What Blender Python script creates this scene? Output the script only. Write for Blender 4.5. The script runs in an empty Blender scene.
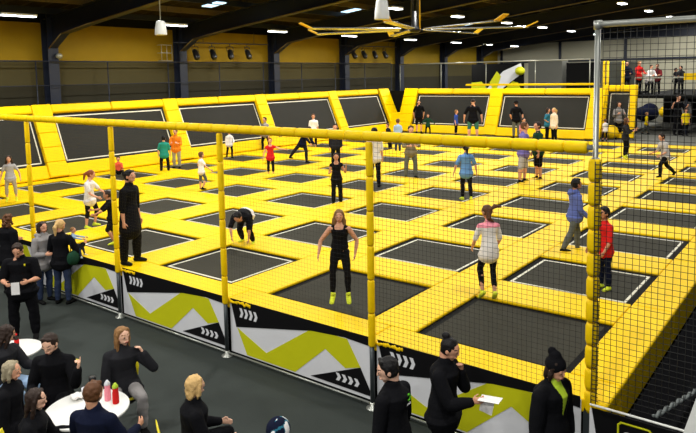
import bpy, bmesh, math, random
import numpy as np
from mathutils import Vector, Matrix, noise
random.seed(7)
C = bpy.context.scene.collection
SC = bpy.context.scene
V = Vector
# ---------------------------------------------------------------- camera
FPX, PIT, ROLL, YAW = 651.6, .0978, -.0176, -.6544
CAM = V((4.5245, -7.4145, 3.5256)); SHY = -76.98
_cy, _sy = math.cos(YAW), math.sin(YAW)
Fw = V((_sy*math.cos(PIT), _cy*math.cos(PIT), -math.sin(PIT)))
_R = V((_cy, -_sy, 0)); _U = _R.cross(Fw)
_c, _s = math.cos(ROLL), math.sin(ROLL)
Rt = _c*_R+_s*_U; Up = -_s*_R+_c*_U
cam = bpy.data.cameras.new('camera'); camo = bpy.data.objects.new('camera', cam); C.objects.link(camo)
m = Matrix((Rt, Up, -Fw)).transposed().to_4x4(); m.translation = CAM
camo.matrix_world = m
cam.sensor_width = 36; cam.lens = FPX/696*36; cam.shift_y = SHY/696; cam.clip_end = 200
SC.camera = camo
FH = V((_sy, _cy, 0)); RH = V((_cy, -_sy, 0))
FLOOR = -.92


def ray(x, y):
    return Fw+Rt*((x-348)/FPX)-Up*((y-216.5-SHY)/FPX)


def at(x, y, z=0.):
    d = ray(x, y); return CAM+d*((z-CAM.z)/d.z)


def aty(x, y, Y):
    d = ray(x, y); return CAM+d*((Y-CAM.y)/d.y)


def atx(x, y, X):
    d = ray(x, y); return CAM+d*((X-CAM.x)/d.x)


def height_at(g, ytop):
    # height above ground point g whose image row is ytop
    k = (ytop-216.5-SHY)/FPX
    d = g-CAM
    # (-(d+h z).Up)/((d+h z).Fw)=k
    return (-(d.dot(Up))-k*d.dot(Fw))/(Up.z+k*Fw.z)


# ---------------------------------------------------------------- materials
def mat(name, col, rough=.6, metal=0., var=.08, scale=12., emit=None, es=0., bump=0., bscale=40., coat=0., spec=.5):
    mt = bpy.data.materials.new(name); mt.use_nodes = True
    nt = mt.node_tree; b = nt.nodes['Principled BSDF']
    b.inputs['Roughness'].default_value = rough; b.inputs['Metallic'].default_value = metal
    b.inputs['Coat Weight'].default_value = coat; b.inputs['Specular IOR Level'].default_value = spec
    tc = nt.nodes.new('ShaderNodeTexCoord'); n = nt.nodes.new('ShaderNodeTexNoise'); n.inputs['Scale'].default_value = scale
    n.inputs['Detail'].default_value = 4
    nt.links.new(tc.outputs['Object'], n.inputs['Vector'])
    r = nt.nodes.new('ShaderNodeMix'); r.data_type = 'RGBA'
    c = V(col)
    r.inputs[6].default_value = (*[max(0, x*(1-var)) for x in c], 1); r.inputs[7].default_value = (*[min(1, x*(1+var)) for x in c], 1)
    nt.links.new(n.outputs['Fac'], r.inputs[0]); nt.links.new(r.outputs[2], b.inputs['Base Color'])
    if bump:
        n2 = nt.nodes.new('ShaderNodeTexNoise'); n2.inputs['Scale'].default_value = bscale
        nt.links.new(tc.outputs['Object'], n2.inputs['Vector'])
        bp = nt.nodes.new('ShaderNodeBump'); bp.inputs['Strength'].default_value = bump; bp.inputs['Distance'].default_value = .02
        nt.links.new(n2.outputs['Fac'], bp.inputs['Height']); nt.links.new(bp.outputs['Normal'], b.inputs['Normal'])
    if emit:
        b.inputs['Emission Color'].default_value = (*emit, 1); b.inputs['Emission Strength'].default_value = es
    return mt


def srgb(r, g, b):
    return tuple((x/255/12.92 if x/255 <= .04045 else ((x/255+.055)/1.055)**2.4) for x in (r, g, b))


M = {}
def dm(k, rgb, **kw):
    M[k] = mat(k, srgb(*rgb), **kw)


dm('pad_yellow', (236, 194, 0), rough=.5, spec=.1, var=.05, scale=3, bump=.25, bscale=9)
dm('foam_yellow', (238, 197, 2), rough=.55, spec=.15, var=.07, scale=8, bump=.3, bscale=20)
dm('foam_seam', (120, 96, 6), rough=.6)
dm('bed_black', (52, 50, 40), rough=.85, spec=.15, var=.18, scale=1.2, bump=.1, bscale=120)
dm('wall_bed_black', (35, 34, 28), rough=.7, spec=.2, var=.15, scale=1.2)
dm('gap_black', (12, 12, 11), rough=.8, spec=.1)
dm('line_white', (214, 210, 190), rough=.6)
dm('floor_grey', (49, 54, 51), rough=.8, spec=.2, var=.18, scale=2.2, bump=.1, bscale=60)
dm('deck_floor', (84, 84, 76), rough=.7, var=.12)
dm('pit_black', (9, 9, 12), rough=.9, spec=.05, var=.2, scale=2)
dm('rope_grey', (95, 100, 98), rough=.8)
dm('cladding_yellow', (134, 108, 14), rough=.7, spec=.15, var=.12, scale=1.5)
dm('wall_brown', (68, 62, 38), spec=.1, rough=.8, var=.12, scale=1.5)
dm('wall_dark', (47, 44, 32), spec=.1, rough=.8, var=.12, scale=1.5)
dm('dark_rail', (60, 60, 56))
dm('wall_pale', (166, 162, 140), rough=.8, var=.1, scale=.7)
dm('steel_dark', (28, 33, 46), rough=.5, spec=.3, var=.12, scale=3)
dm('steel_edge', (96, 82, 48), rough=.5)
dm('roof_deck', (38, 32, 24), rough=.8, spec=.1, var=.2, scale=1)
dm('pipe_grey', (168, 170, 162), rough=.35, metal=.6, var=.06)
dm('rail_grey', (150, 150, 135), rough=.4, metal=.3)
dm('pole_dark', (66, 72, 74), rough=.4, metal=.5)
dm('white_plastic', (232, 232, 225), rough=.4)
dm('banner_white', (214, 214, 216), rough=.55, var=.06, scale=3, bump=.3, bscale=5)
dm('banner_lime', (194, 194, 20), spec=.2, rough=.55, var=.06, scale=3, bump=.3, bscale=5)
dm('banner_black', (12, 11, 13), rough=.6, spec=.15)
dm('net_black', (20, 20, 16), rough=.8)
dm('net_yellow', (70, 62, 16), rough=.8)
dm('blade_silver', (205, 205, 200), rough=.22, metal=.85)
dm('tip_yellow', (245, 190, 20), rough=.5)
dm('spot_black', (12, 12, 12), rough=.4)
dm('table_white', (235, 234, 228), rough=.35, var=.03)
dm('chair_yellow', (222, 205, 12), rough=.4)
dm('chair_leg', (20, 20, 22), rough=.4)
dm('lime', (178, 205, 40), rough=.6)
dm('glass_white', (210, 210, 215), rough=.3)
dm('tube_light', (240, 240, 240), emit=(.93, .96, 1), es=9)
dm('led_light', (240, 240, 240), emit=(.95, .97, 1), es=9)
dm('skylight_blue', (160, 200, 230), emit=(.55, .8, 1), es=1.6)
dm('brown_wood', (90, 66, 30), rough=.6)
for k, c in dict(skin=(214, 156, 124), skin_tan=(192, 134, 100), skin_pale=(226, 178, 150), lip=(170, 84, 76), eye=(28, 22, 20),
                 hair_black=(13, 10, 10), hair_dark=(44, 30, 22), hair_brown=(92, 58, 34), hair_blonde=(206, 168, 108), hair_light=(138, 100, 60),
                 hair_grey=(150, 138, 112), hair_red=(130, 66, 32)).items():
    dm(k, c, spec=.25, rough=.5 if 'hair' not in k else .6, var=.12 if 'hair' in k else .04, scale=30, bump=.3 if 'hair' in k else 0, bscale=90)
for k, c in dict(black=(15, 15, 18), charcoal=(36, 36, 39), navy=(17, 22, 42), grey=(140, 136, 134), light_grey=(176, 172, 170), white=(228, 224, 220), cream=(226, 210, 184),
                 teal=(40, 140, 122), orange=(238, 132, 32), red=(206, 36, 34), coral=(226, 92, 60), blue=(98, 142, 196), royal=(50, 76, 158), purple=(118, 108, 172),
                 darkgreen=(28, 62, 44), petrol=(44, 108, 128), pink=(232, 142, 156), hoodie_blue=(92, 106, 168), jeans=(44, 54, 78), greyjeans=(92, 96, 92),
                 taupe=(126, 118, 96), olive=(96, 88, 62), khaki=(168, 158, 134), green=(58, 110, 92), limesock=(214, 226, 60), yellowtop=(236, 206, 20), maroon=(112, 36, 40),
                 paleblue=(150, 176, 206), shoeblack=(18, 18, 18), shoewhite=(210, 210, 205), logo_green=(90, 180, 40)).items():
    dm('cloth_'+k, c, rough=.9, spec=.1, var=.1, scale=14, bump=.35, bscale=18)


# ---------------------------------------------------------------- object helpers
def link(o, parent=None):
    C.objects.link(o)
    if parent is not None: o.parent = parent
    return o


def tag(o, label=None, cat=None, group=None, kind=None):
    if label: o['label'] = label
    if cat: o['category'] = cat
    if group: o['group'] = group
    if kind: o['kind'] = kind
    return o


def empty(name, loc=(0, 0, 0), rz=0., label=None, cat=None, group=None):
    o = bpy.data.objects.new(name, None); C.objects.link(o); o.location = loc; o.rotation_euler = (0, 0, rz)
    o.empty_display_size = .1
    return tag(o, label, cat, group)


def meshobj(name, bm, mats, parent=None, smooth=False):
    me = bpy.data.meshes.new(name)
    bmesh.ops.recalc_face_normals(bm, faces=bm.faces)
    bm.to_mesh(me); bm.free()
    for x in (mats if isinstance(mats, (list, tuple)) else [mats]): me.materials.append(x)
    if smooth: me.shade_smooth()
    return link(bpy.data.objects.new(name, me), parent)


def box(bm, c, s, fr=None, bev=0., seg=2, mi=0):
    """box centred c, full size s, frame fr = (origin, x, y, z axes)"""
    t = bmesh.new(); bmesh.ops.create_cube(t, size=1)
    for v in t.verts: v.co = V((v.co.x*s[0], v.co.y*s[1], v.co.z*s[2]))
    if bev: bmesh.ops.bevel(t, geom=t.edges[:], offset=bev, segments=seg, affect='EDGES', profile=.5)
    for v in t.verts:
        p = v.co+V(c)
        if fr: p = fr[0]+fr[1]*p.x+fr[2]*p.y+fr[3]*p.z
        v.co = p
    merge(bm, t, mi)


def merge(bm, t, mi=0):
    vm = {}
    for v in t.verts: vm[v] = bm.verts.new(v.co)
    for f in t.faces:
        try:
            g = bm.faces.new([vm[v] for v in f.verts]); g.material_index = mi; g.smooth = f.smooth
        except ValueError: pass
    t.free()


def loft(bm, pts, rad, side=(1, 0, 0), n=14, cap=True, mi=0, up=None):
    """elliptical tube through pts; rad = r or (r_side, r_other) per point; rounded caps"""
    pts = [V(p) for p in pts]; rr = [(r, r) if not isinstance(r, (tuple, list)) else r for r in rad]
    P, Rr, T = [], [], []
    for i, p in enumerate(pts):
        a = pts[max(0, i-1)]; b = pts[min(len(pts)-1, i+1)]
        T.append((b-a).normalized())
    rings = []
    def add(p, t, rx, ry):
        rings.append((p, t, rx, ry))
    if cap:
        t = T[0]; rx, ry = rr[0]; c = min(rx, ry)
        for a in (80, 60, 35): a = math.radians(a); add(pts[0]-t*c*math.sin(a), t, rx*math.cos(a), ry*math.cos(a))
    for p, t, r in zip(pts, T, rr): add(p, t, *r)
    if cap:
        t = T[-1]; rx, ry = rr[-1]; c = min(rx, ry)
        for a in (35, 60, 80): a = math.radians(a); add(pts[-1]+t*c*math.sin(a), t, rx*math.cos(a), ry*math.cos(a))
    s = V(side); vs = []
    for p, t, rx, ry in rings:
        u = s-t*s.dot(t)
        if u.length < 1e-3: u = t.orthogonal()
        u.normalize(); w = t.cross(u)
        vs.append([bm.verts.new(p+u*rx*math.cos(2*math.pi*k/n)+w*ry*math.sin(2*math.pi*k/n)) for k in range(n)])
    for a, b in zip(vs, vs[1:]):
        for k in range(n):
            f = bm.faces.new((a[k], a[(k+1) % n], b[(k+1) % n], b[k])); f.material_index = mi; f.smooth = True
    for q in (vs[0], list(reversed(vs[-1]))):
        f = bm.faces.new(q); f.material_index = mi; f.smooth = True


def tube(bm, pts, r, n=10, mi=0): loft(bm, pts, [r]*len(pts), (0.3, .2, 1) , n, False, mi)


def ell(bm, c, r, fr=None, mi=0, n=16):
    t = bmesh.new(); bmesh.ops.create_uvsphere(t, u_segments=n, v_segments=n//2+2, radius=1)
    for v in t.verts:
        p = V((v.co.x*r[0], v.co.y*r[1], v.co.z*r[2]))
        if fr: p = fr[0]*p.x+fr[1]*p.y+fr[2]*p.z
        v.co = V(c)+p
    for f in t.faces: f.smooth = True
    merge(bm, t, mi)


def lathe(bm, prof, c=(0, 0, 0), n=24, mi=0):
    c = V(c); vs = []
    for r, z in prof: vs.append([bm.verts.new(c+V((max(r, 1e-4)*math.cos(2*math.pi*k/n), max(r, 1e-4)*math.sin(2*math.pi*k/n), z))) for k in range(n)])
    for a, b in zip(vs, vs[1:]):
        for k in range(n):
            f = bm.faces.new((a[k], a[(k+1) % n], b[(k+1) % n], b[k])); f.material_index = mi; f.smooth = True
    bm.faces.new(vs[0]); bm.faces.new(list(reversed(vs[-1])))


def prism(bm, poly, y0, y1, mi=0):
    """poly in (x,z); extruded in y"""
    a = [bm.verts.new((x, y0, z)) for x, z in poly]; b = [bm.verts.new((x, y1, z)) for x, z in poly]
    n = len(poly)
    for q in (a, list(reversed(b))):
        f = bm.faces.new(q); f.material_index = mi
    for k in range(n):
        f = bm.faces.new((a[k], b[k], b[(k+1) % n], a[(k+1) % n])); f.material_index = mi


def blob(bm, voxel, smooth=4):
    """one continuous closed surface out of overlapping closed shapes"""
    me = bpy.data.meshes.new('t'); bm.to_mesh(me); bm.free()
    o = bpy.data.objects.new('t', me); TMP.objects.link(o)
    r = o.modifiers.new('r', 'REMESH'); r.mode = 'VOXEL'; r.voxel_size = voxel; r.use_smooth_shade = True
    if smooth:
        s = o.modifiers.new('s', 'SMOOTH'); s.factor = .5; s.iterations = smooth
    dg = bpy.context.evaluated_depsgraph_get()
    out = bpy.data.meshes.new_from_object(o.evaluated_get(dg))
    bpy.data.objects.remove(o); bpy.data.meshes.remove(me)
    out.shade_smooth()
    return out


TMP = C


def rough_up(me, amp, fq, stretch=1.):
    n = len(me.vertices); co = np.empty(n*3, 'f'); no = np.empty(n*3, 'f')
    me.vertices.foreach_get('co', co); me.vertices.foreach_get('normal', no)
    co = co.reshape(-1, 3); no = no.reshape(-1, 3)
    d = np.array([noise.noise((a*fq, b*fq, c*fq*stretch)) for a, b, c in co.tolist()], 'f')
    co += no*(amp*d)[:, None]; me.vertices.foreach_set('co', co.ravel()); me.update()


# ---------------------------------------------------------------- people
def nz(v): return V(v).normalized()


def person(label, loc, face, H, pose=None, wear=None, child=0., near=1, group=None, w=1.):
    """face: degrees, 0 = towards the camera, 90 = image right. near 0/1/2 = how finely"""
    pose = dict(pose or {}); wear = dict(wear or {})
    vox = {0: .018, 1: .013, 2: .008}[near]
    fdir = -FH*math.cos(math.radians(face))+RH*math.sin(math.radians(face))
    rz = math.atan2(-fdir.x, fdir.y)
    root = empty('person', loc, rz, label, 'person', group)
    hh = H*(.132+.035*child); S = (H-hh)/.868
    wd = w*(1-.12*child)
    g = pose.get
    sp = nz(g('spine', (0, .04, 1)))
    X = V((1, 0, 0))
    def leg(side):
        sx = -1 if side == 'l' else 1
        th = nz(g('th_'+side, (sx*.05, .02, -1))); sh = nz(g('sh_'+side, (sx*.02, -.06, -1)))
        hip = V((sx*.052*S*wd, 0, 0)); kn = hip+th*.245*S; an = kn+sh*.245*S
        ft = nz(g('ft_'+side, (sx*.2, 1, -.0)))
        return hip, kn, an, ft
    legs = {s: leg(s) for s in 'lr'}
    if 'pelvis' in pose: pz = pose['pelvis']
    else:
        low = 0
        for hip, kn, an, ft in legs.values():
            low = min(low, an.z-.042*S, (an+ft*.1*S).z-.034*S)
        pz = -low+g('air', 0)
    P0 = V((0, 0, pz))
    legs = {s: (a+P0, b+P0, c+P0, f) for s, (a, b, c, f) in legs.items()}
    # spine
    tp = [P0.copy()]; N = 6; L = .31*S
    for i in range(N):
        d = nz(V((0, 0, 1)).lerp(sp, min(1, .35+i*.2))) if sp.z > -.2 else nz(V((0, .3, .5)).lerp(sp, min(1, .35+i*.2)))
        tp.append(tp[-1]+d*L/N)
    nb = tp[-1]; ch = tp[5]
    sh_off = .102*S*wd
    hy, hp = g('head', (0, 0)); hy, hp = math.radians(-hy), math.radians(hp)
    roll = math.radians(g('roll', 0))
    hf = V((-math.sin(hy)*-1*-1, math.cos(hy), 0)); hf = nz(V((-math.sin(hy), math.cos(hy), 0))*math.cos(hp)+V((0, 0, math.sin(hp))))
    hr = nz(hf.cross(V((0, 0, 1)))); hr = Matrix.Rotation(roll, 3, hf) @ hr
    hu = hr.cross(hf)
    nd = nz(sp*.6+hu*.5)
    HC = nb+nd*.028*S+hu*.5*hh+hf*.012*S
    def hd(x, y, z): return HC+(hr*x+hf*y+hu*z)*hh
    # arms
    arms = {}
    for s, sx in (('l', -1), ('r', 1)):
        sh = tp[5]+X*sx*sh_off-V((0, 0, 0))-sp*.004*S
        ua = nz(g('ua_'+s, (sx*.16, -.03, -1))); fa = nz(g('fa_'+s, (sx*.06, .18, -1)))
        el = sh+ua*.172*S; wr = el+fa*.145*S
        hdv = nz(g('ha_'+s, fa))
        arms[s] = (sh, el, wr, ua, fa, hdv, sx)
    # ---- body
    bm = bmesh.new()
    fem = g('fem', 0)
    tw = [(.090, .060), (.092, .066), (.080, .056), (.074, .054), (.088, .062), (.094, .060), (.044, .042)]
    tw = [(a*S*wd, b*S*wd) for a, b in tw]
    loft(bm, [tp[0]-V((0, 0, .02*S))]+tp[1:], tw, X, 18)
    for s, (hip, kn, an, ft) in legs.items():
        mid = hip.lerp(kn, .5); calf = kn.lerp(an, .3)-ft*.008*S
        loft(bm, [hip, mid, kn], [.050*S*wd, .043*S*wd, .030*S*wd], X)
        loft(bm, [kn, calf, an], [.030*S*wd, .034*S*wd, .020*S], X)
        sole = an-V((0, 0, .0))
        fr_ = nz(ft); fdn = nz(V((0, 0, -1))-fr_*V((0, 0, -1)).dot(fr_)) if abs(fr_.z) < .95 else V((0, 1, 0))
        loft(bm, [an+fdn*.022*S-fr_*.018*S, an+fdn*.022*S+fr_*.04*S, an+fdn*.03*S+fr_*.09*S], [(.022*S, .02*S), (.024*S, .018*S), (.024*S, .012*S)], fr_.cross(fdn))
    fr = max(.0047*S, vox*.62)
    for s, (sh, el, wr, ua, fa, hdv, sx) in arms.items():
        loft(bm, [tp[5]+X*sx*sh_off*.5, sh], [.036*S*wd, .031*S*wd], sp)
        loft(bm, [sh, sh.lerp(el, .5), el], [.031*S*wd, .027*S*wd, .021*S*wd], X)
        loft(bm, [el, el.lerp(wr, .3), wr], [.021*S*wd, .023*S*wd, .0145*S], X)
        pn = nz(g('pn_'+s, (-sx, 0, 0)))
        pn = pn-hdv*pn.dot(hdv); pn = nz(pn) if pn.length > .05 else hdv.orthogonal().normalized()
        ac = nz(hdv.cross(pn))*(-sx)      # towards the little finger / thumb opposite
        loft(bm, [wr, wr+hdv*.028*S, wr+hdv*.05*S], [(.014*S, .011*S), (.021*S, .0095*S), (.0225*S, .009*S)], ac)
        curl = g('curl_'+s, .45)
        point = g('point_'+s, 0)
        for k in range(4):
            off = (-.0165+.011*k)*S; ln = (.036, .041, .039, .031)[k]*S
            cu = curl if not (point and k == 0) else .05
            b0 = wr+hdv*.048*S+ac*off; d1 = nz(hdv+pn*cu*.9); d2 = nz(hdv+pn*cu*2.2); 
            if cu > 1: d2 = nz(-hdv*.5+pn)
            loft(bm, [b0, b0+d1*ln*.5, b0+d1*ln*.5+d2*ln*.45], [fr*1.05, fr, fr*.85], ac, 8)
        tb = wr+hdv*.015*S-ac*.016*S
        loft(bm, [tb, tb+nz(hdv-ac*.9+pn*.3)*.022*S, tb+nz(hdv-ac*.9+pn*.3)*.022*S+nz(hdv-ac*.1+pn*.6)*.02*S], [fr*1.5, fr*1.15, fr], ac, 8)
    loft(bm, [nb-sp*.02*S, HC-hu*.2*hh-hf*.03*S], [.034*S*wd, .030*S*wd], X)
    ell(bm, hd(0, -.03, .07), (.365*hh, .43*hh, .43*hh), (hr, hf, hu))
    loft(bm, [hd(0, .1, -.02), hd(0, .17, -.3), hd(0, .22, -.42)], [(.30*hh, .26*hh), (.24*hh, .2*hh), (.1*hh, .08*hh)], hr)
    loft(bm, [hd(0, .39, .06), hd(0, .435, -.09)], [.035*hh, .055*hh], hr, 8)      # nose
    loft(bm, [hd(-.17, .35, .12), hd(.17, .35, .12)], [.05*hh, .05*hh], hf, 8)   # brow
    loft(bm, [hd(-.08, .36, -.26), hd(.08, .36, -.26)], [.055*hh, .055*hh], hf, 8)  # lips
    for sx in (-1, 1):
        ell(bm, hd(.375*sx, -.03, -.02), (.04*hh, .09*hh, .14*hh), (hr, hf, hu), n=8)
        ell(bm, hd(.15*sx, .37, .02), (.06*hh, .05*hh, .045*hh), (hr, hf, hu), n=8)
    me = blob(bm, vox, 3)
    sk = M[wear.get('skin', 'skin')]
    me.materials.append(sk); me.materials.append(M['eye']); me.materials.append(M['lip']); me.materials.append(M[wear.get('hair', ('hair_dark',))[0]])
    rad = max(.034*hh, vox*.42)
    for p in me.polygons:
        d = p.center-HC
        if abs(d.x) > hh or abs(d.z) > hh or abs(d.y) > hh: continue
        x, y, z = d.dot(hr)/hh, d.dot(hf)/hh, d.dot(hu)/hh
        if y > .2:
            for sx in (-1, 1):
                if (x-.15*sx)**2*.6+(z-.03)**2*1.6 < (rad/hh)**2: p.material_index = 1
                if near == 2 and abs(x-.16*sx) < .09 and abs(z-.17) < .02: p.material_index = 3
            if abs(x) < .11 and abs(z+.265) < .022+vox/hh*.2: p.material_index = 2
    link(bpy.data.objects.new('body', me), root)
    # ---- top
    top = wear.get('top')
    if top:
        mname, slv = top[0], top[1]; hem = top[2] if len(top) > 2 else 0.; ft_ = top[3] if len(top) > 3 else 1.
        e = .011*ft_*min(1, S/1.65)
        bm = bmesh.new()
        start = tp[0]-V((0, 0, .01*S)) if hem >= 0 else tp[2]
        pts = tp[1:] if hem >= 0 else tp[3:]; rr_ = tw[1:] if hem >= 0 else tw[3:]
        pr = [(a+e*1.4, b+e*1.4) for a, b in rr_]
        pr[-1] = (.046*S*wd+.006, .043*S*wd+.007); pr[-2] = (pr[-2][0]+.002*S, pr[-2][1]+.008*S)
        pp = list(pts); pp[-1] = nb+sp*(.002 if slv > 1 else -.010)*S
        if slv <= .2: pp[-1] = nb-sp*.036*S; pr[-1] = (.05*S*wd, .035*S*wd)
        if slv <= .2:
            for sx in (-1, 1):
                q_ = X*sx*.058*S*wd
                loft(bm, [tp[4]+q_+V((0, .066*S*wd, 0)), tp[5]+q_+V((0, .062*S*wd, .012*S)), tp[5]+q_*1.05+V((0, .03*S, .034*S)), tp[5]+q_*1.05+V((0, -.02*S, .034*S)), tp[5]+q_+V((0, -.06*S, 0))], [.012*S]*5, X, 8)
        loft(bm, pp, pr, X, 20)
        if hem > 0:
            lm = (legs['l'][1]+legs['r'][1])*.5; hipm = P0
            if g('sit'): lm = hipm+V((0, 0, -.2*S))
            dn = lm-hipm
            loft(bm, [tp[1], tp[0], hipm+dn*hem*.5, hipm+dn*hem], [(tw[1][0]+e*1.6, tw[1][1]+e*1.6), (tw[0][0]+e*2.2, tw[0][1]+e*2.4), (.108*S*wd+e*2, .07*S*wd+e*2.6), (.112*S*wd+e*2.6, .074*S*wd+e*3)], X, 20)
            for s, (hip, kn, an, ft) in legs.items():
                loft(bm, [hip, hip.lerp(kn, hem*.9)], [.052*S*wd+e*1.6, .047*S*wd+e*1.8], X)
        for s, (sh, el, wr, ua, fa, hdv, sx) in arms.items():
            if slv > 0: loft(bm, [tp[5]+X*sx*sh_off*.45, sh], [.036*S*wd+e*.9, .031*S*wd+e], sp)
            else: loft(bm, [tp[5]+X*sx*sh_off*.45, tp[5]+X*sx*sh_off*.7+sp*.01*S], [.036*S*wd+e*.6, .028*S*wd+e*.4], sp)
            if slv > 0:
                q = min(1, slv); loft(bm, [sh, sh.lerp(el, q*.5), sh.lerp(el, q)], [.031*S*wd+e, .028*S*wd+e*1.1, (.031-.009*q)*S*wd+e*1.2], X)
            if slv > 1:
                q = slv-1; loft(bm, [el, el.lerp(wr, .3*q), el.lerp(wr, q*.97)], [.022*S*wd+e*1.15, .023*S*wd+e*1.1, .0155*S+e], X)
        if wear.get('collar'):
            loft(bm, [nb-sp*.02*S, nb+nd*.012*S-hf*.004*S], [.040*S*wd+.008, .035*S*wd+.008], X)
        if wear.get('hood'):
            loft(bm, [nb+V((-.05*S, .02*S, 0)), nb+V((-.05*S, -.05*S, .005)), nb+V((0, -.085*S, -.02*S)), nb+V((.05*S, -.05*S, .005)), nb+V((.05*S, .02*S, 0))], [.018*S, .026*S, .032*S, .026*S, .018*S], (0, 0, 1))
        me = blob(bm, vox, 4)
        me.materials.append(M['cloth_'+mname]); rough_up(me, .011*min(1, S/1.5), 8, .6)
        t2 = wear.get('top2')
        if t2:
            me.materials.append(M['cloth_'+t2[0]])
            for p in me.polygons:
                if (p.center-P0).dot(sp) > t2[1]*L and (len(t2) < 3 or p.center.y < t2[2]): p.material_index = 1
        if wear.get('belt'):
            me.materials.append(M['cloth_'+wear['belt'][0]])
            for p in me.polygons:
                if (p.center-P0).dot(sp) < wear['belt'][1]*L: p.material_index = len(me.materials)-1
        v2 = wear.get('front')   # open front showing a shirt of another colour
        if v2:
            me.materials.append(M[v2]); k = len(me.materials)-1
            for p in me.polygons:
                q = p.center-P0; hgt = q.dot(sp)/L
                if p.normal.y > .1 and .45 < hgt < 1.2 and abs(q.x) < .06*(hgt-.4)*1.6: p.material_index = k
        link(bpy.data.objects.new(wear.get('topname', 'shirt'), me), root)
    bot = wear.get('bottom')
    if bot:
        mname, ln = bot[0], bot[1]; e = .009*(bot[2] if len(bot) > 2 else 1.)*min(1, S/1.65)
        bm = bmesh.new()
        loft(bm, [tp[0]-V((0, 0, .035*S)), tp[0], tp[1]], [(.086*S*wd+e*1.3, .060*S*wd+e*1.3), (.092*S*wd+e*1.2, .063*S*wd+e*1.2), (.09*S*wd+e*.6, .062*S*wd+e*.6)], X, 18)
        for s, (hip, kn, an, ft) in legs.items():
            q = min(1, ln); loft(bm, [hip, hip.lerp(kn, q*.5), hip.lerp(kn, q)], [.050*S*wd+e, .045*S*wd+e*1.1, (.050-.018*q)*S*wd+e*1.3], X)
            if ln > 1:
                q = ln-1; loft(bm, [kn, kn.lerp(an, .4*q)-ft*.005*S, kn.lerp(an, q*.96)], [.032*S*wd+e*1.2, .034*S*wd+e*1.3, (.034-.012*q)*S*wd+e*1.5], X)
        me = blob(bm, vox, 3); me.materials.append(M['cloth_'+mname]); rough_up(me, .008*min(1, S/1.5), 9, 1.6)
        link(bpy.data.objects.new('shorts' if ln <= 1 else 'trousers', me), root)
    fw = wear.get('shoe', 'shoeblack')
    if fw:
        for s, (hip, kn, an, ft) in legs.items():
            f = nz(ft); dn = nz(V((0, 0, -1))-f*V((0, 0, -1)).dot(f)) if abs(f.z) < .95 else V((0, 1, 0))
            sd = f.cross(dn); bm = bmesh.new()
            loft(bm, [an+dn*.020*S-f*.022*S, an+dn*.020*S+f*.045*S, an+dn*.027*S+f*.092*S], [(.026*S, .023*S), (.029*S, .022*S), (.027*S, .015*S)], sd)
            loft(bm, [an-dn*.02*S, an+dn*.02*S], [.024*S, .026*S], sd)
            me = blob(bm, min(vox, .012), 3); me.materials.append(M['cloth_'+fw])
            link(bpy.data.objects.new('sock' if 'sock' in fw else 'shoe', me), root)
    # ---- hair
    hk, st = (wear.get('hair') or ('hair_dark', 'short'))[:2]
    bm = bmesh.new(); fr3 = (hr, hf, hu)
    if st == 'fuzz': ell(bm, hd(0, -.08, .14), (.385*hh, .42*hh, .40*hh), fr3)
    else: ell(bm, hd(0, -.10, .13), (.41*hh, .44*hh, .44*hh), fr3)
    if st in ('short', 'messy'):
        ell(bm, hd(0, -.14, -.02), (.39*hh, .37*hh, .36*hh), fr3)
        loft(bm, [hd(-.2, .15, .44), hd(.2, .17, .44)], [.09*hh, .10*hh], hf, 8)
    if st == 'messy':
        for k in range(9):
            a = random.uniform(0, 6.28); ell(bm, hd(.33*math.cos(a), -.12+.34*math.sin(a), .33+random.uniform(0, .14)), (.11*hh,)*3, fr3, n=8)
    if st in ('long', 'wild', 'bob', 'halfup'):
        dl = {'long': 1.15, 'wild': 1.0, 'bob': .55, 'halfup': 1.2}[st]
        loft(bm, [hd(0, -.2, .1), hd(0, -.3, -.35), hd(0, -.32, -dl)], [(.4*hh, .28*hh), (.40*hh, .18*hh), (.27*hh, .09*hh)], hr)
        for sx in (-1, 1):
            loft(bm, [hd(.24*sx, .12, .38), hd(.37*sx, .02, .05), hd(.37*sx, .0, -.3), hd(.32*sx, -.02, -dl*.85)], [.11*hh, .1*hh, .12*hh, .07*hh], hf)
    if st == 'wild':
        for k in range(8):
            s_ = (-1, 1)[k % 2]; z_ = random.uniform(-.7, -.1)
            loft(bm, [hd(.3*s_, -.12, z_+.2), hd(s_*random.uniform(.42, .5), -.12, z_-.15), hd(s_*random.uniform(.4, .7), -.15, z_-.5)], [.13*hh, .12*hh, .05*hh], hf, 8)
    if st in ('ponytail', 'flyingtail'):
        ell(bm, hd(0, -.14, -.02), (.38*hh, .36*hh, .32*hh), fr3)
        e2 = [hd(0, -.5, .18), hd(0, -.72, -.05), hd(0, -.7, -.75)] if st == 'ponytail' else [hd(0, -.45, .2), hd(.35, -.6, .4), hd(.85, -.75, .3)]
        loft(bm, e2, [.12*hh, .2*hh, .08*hh], hr, 10)
        if st == 'flyingtail': loft(bm, [hd(-.1, -.3, 0), hd(-.25, -.4, -.5), hd(.1, -.5, -.8)], [.25*hh, .2*hh, .08*hh], hr, 10)
    if st == 'bun':
        ell(bm, hd(0, -.14, -.02), (.37*hh, .36*hh, .34*hh), fr3); ell(bm, hd(0, -.38, .56), (.2*hh, .2*hh, .17*hh), fr3)
    if st == 'curly':
        for k in range(40):
            a = random.uniform(0, 6.28); z = random.uniform(-.7, .5); r = .42 if z > -.3 else .45
            y = -.12+.40*math.sin(a)
            if y > .12 and z < .35: continue
            ell(bm, hd(r*math.cos(a), y, z), (.12*hh,)*3, fr3, n=8)
        loft(bm, [hd(0, -.2, .1), hd(0, -.28, -.75)], [(.4*hh, .28*hh), (.38*hh, .16*hh)], hr)
    me = blob(bm, max(min(vox, .011), .008), 2); me.materials.append(M[hk]); rough_up(me, .035*hh, 26)
    link(bpy.data.objects.new('hair', me), root)
    cap = wear.get('cap')
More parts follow.
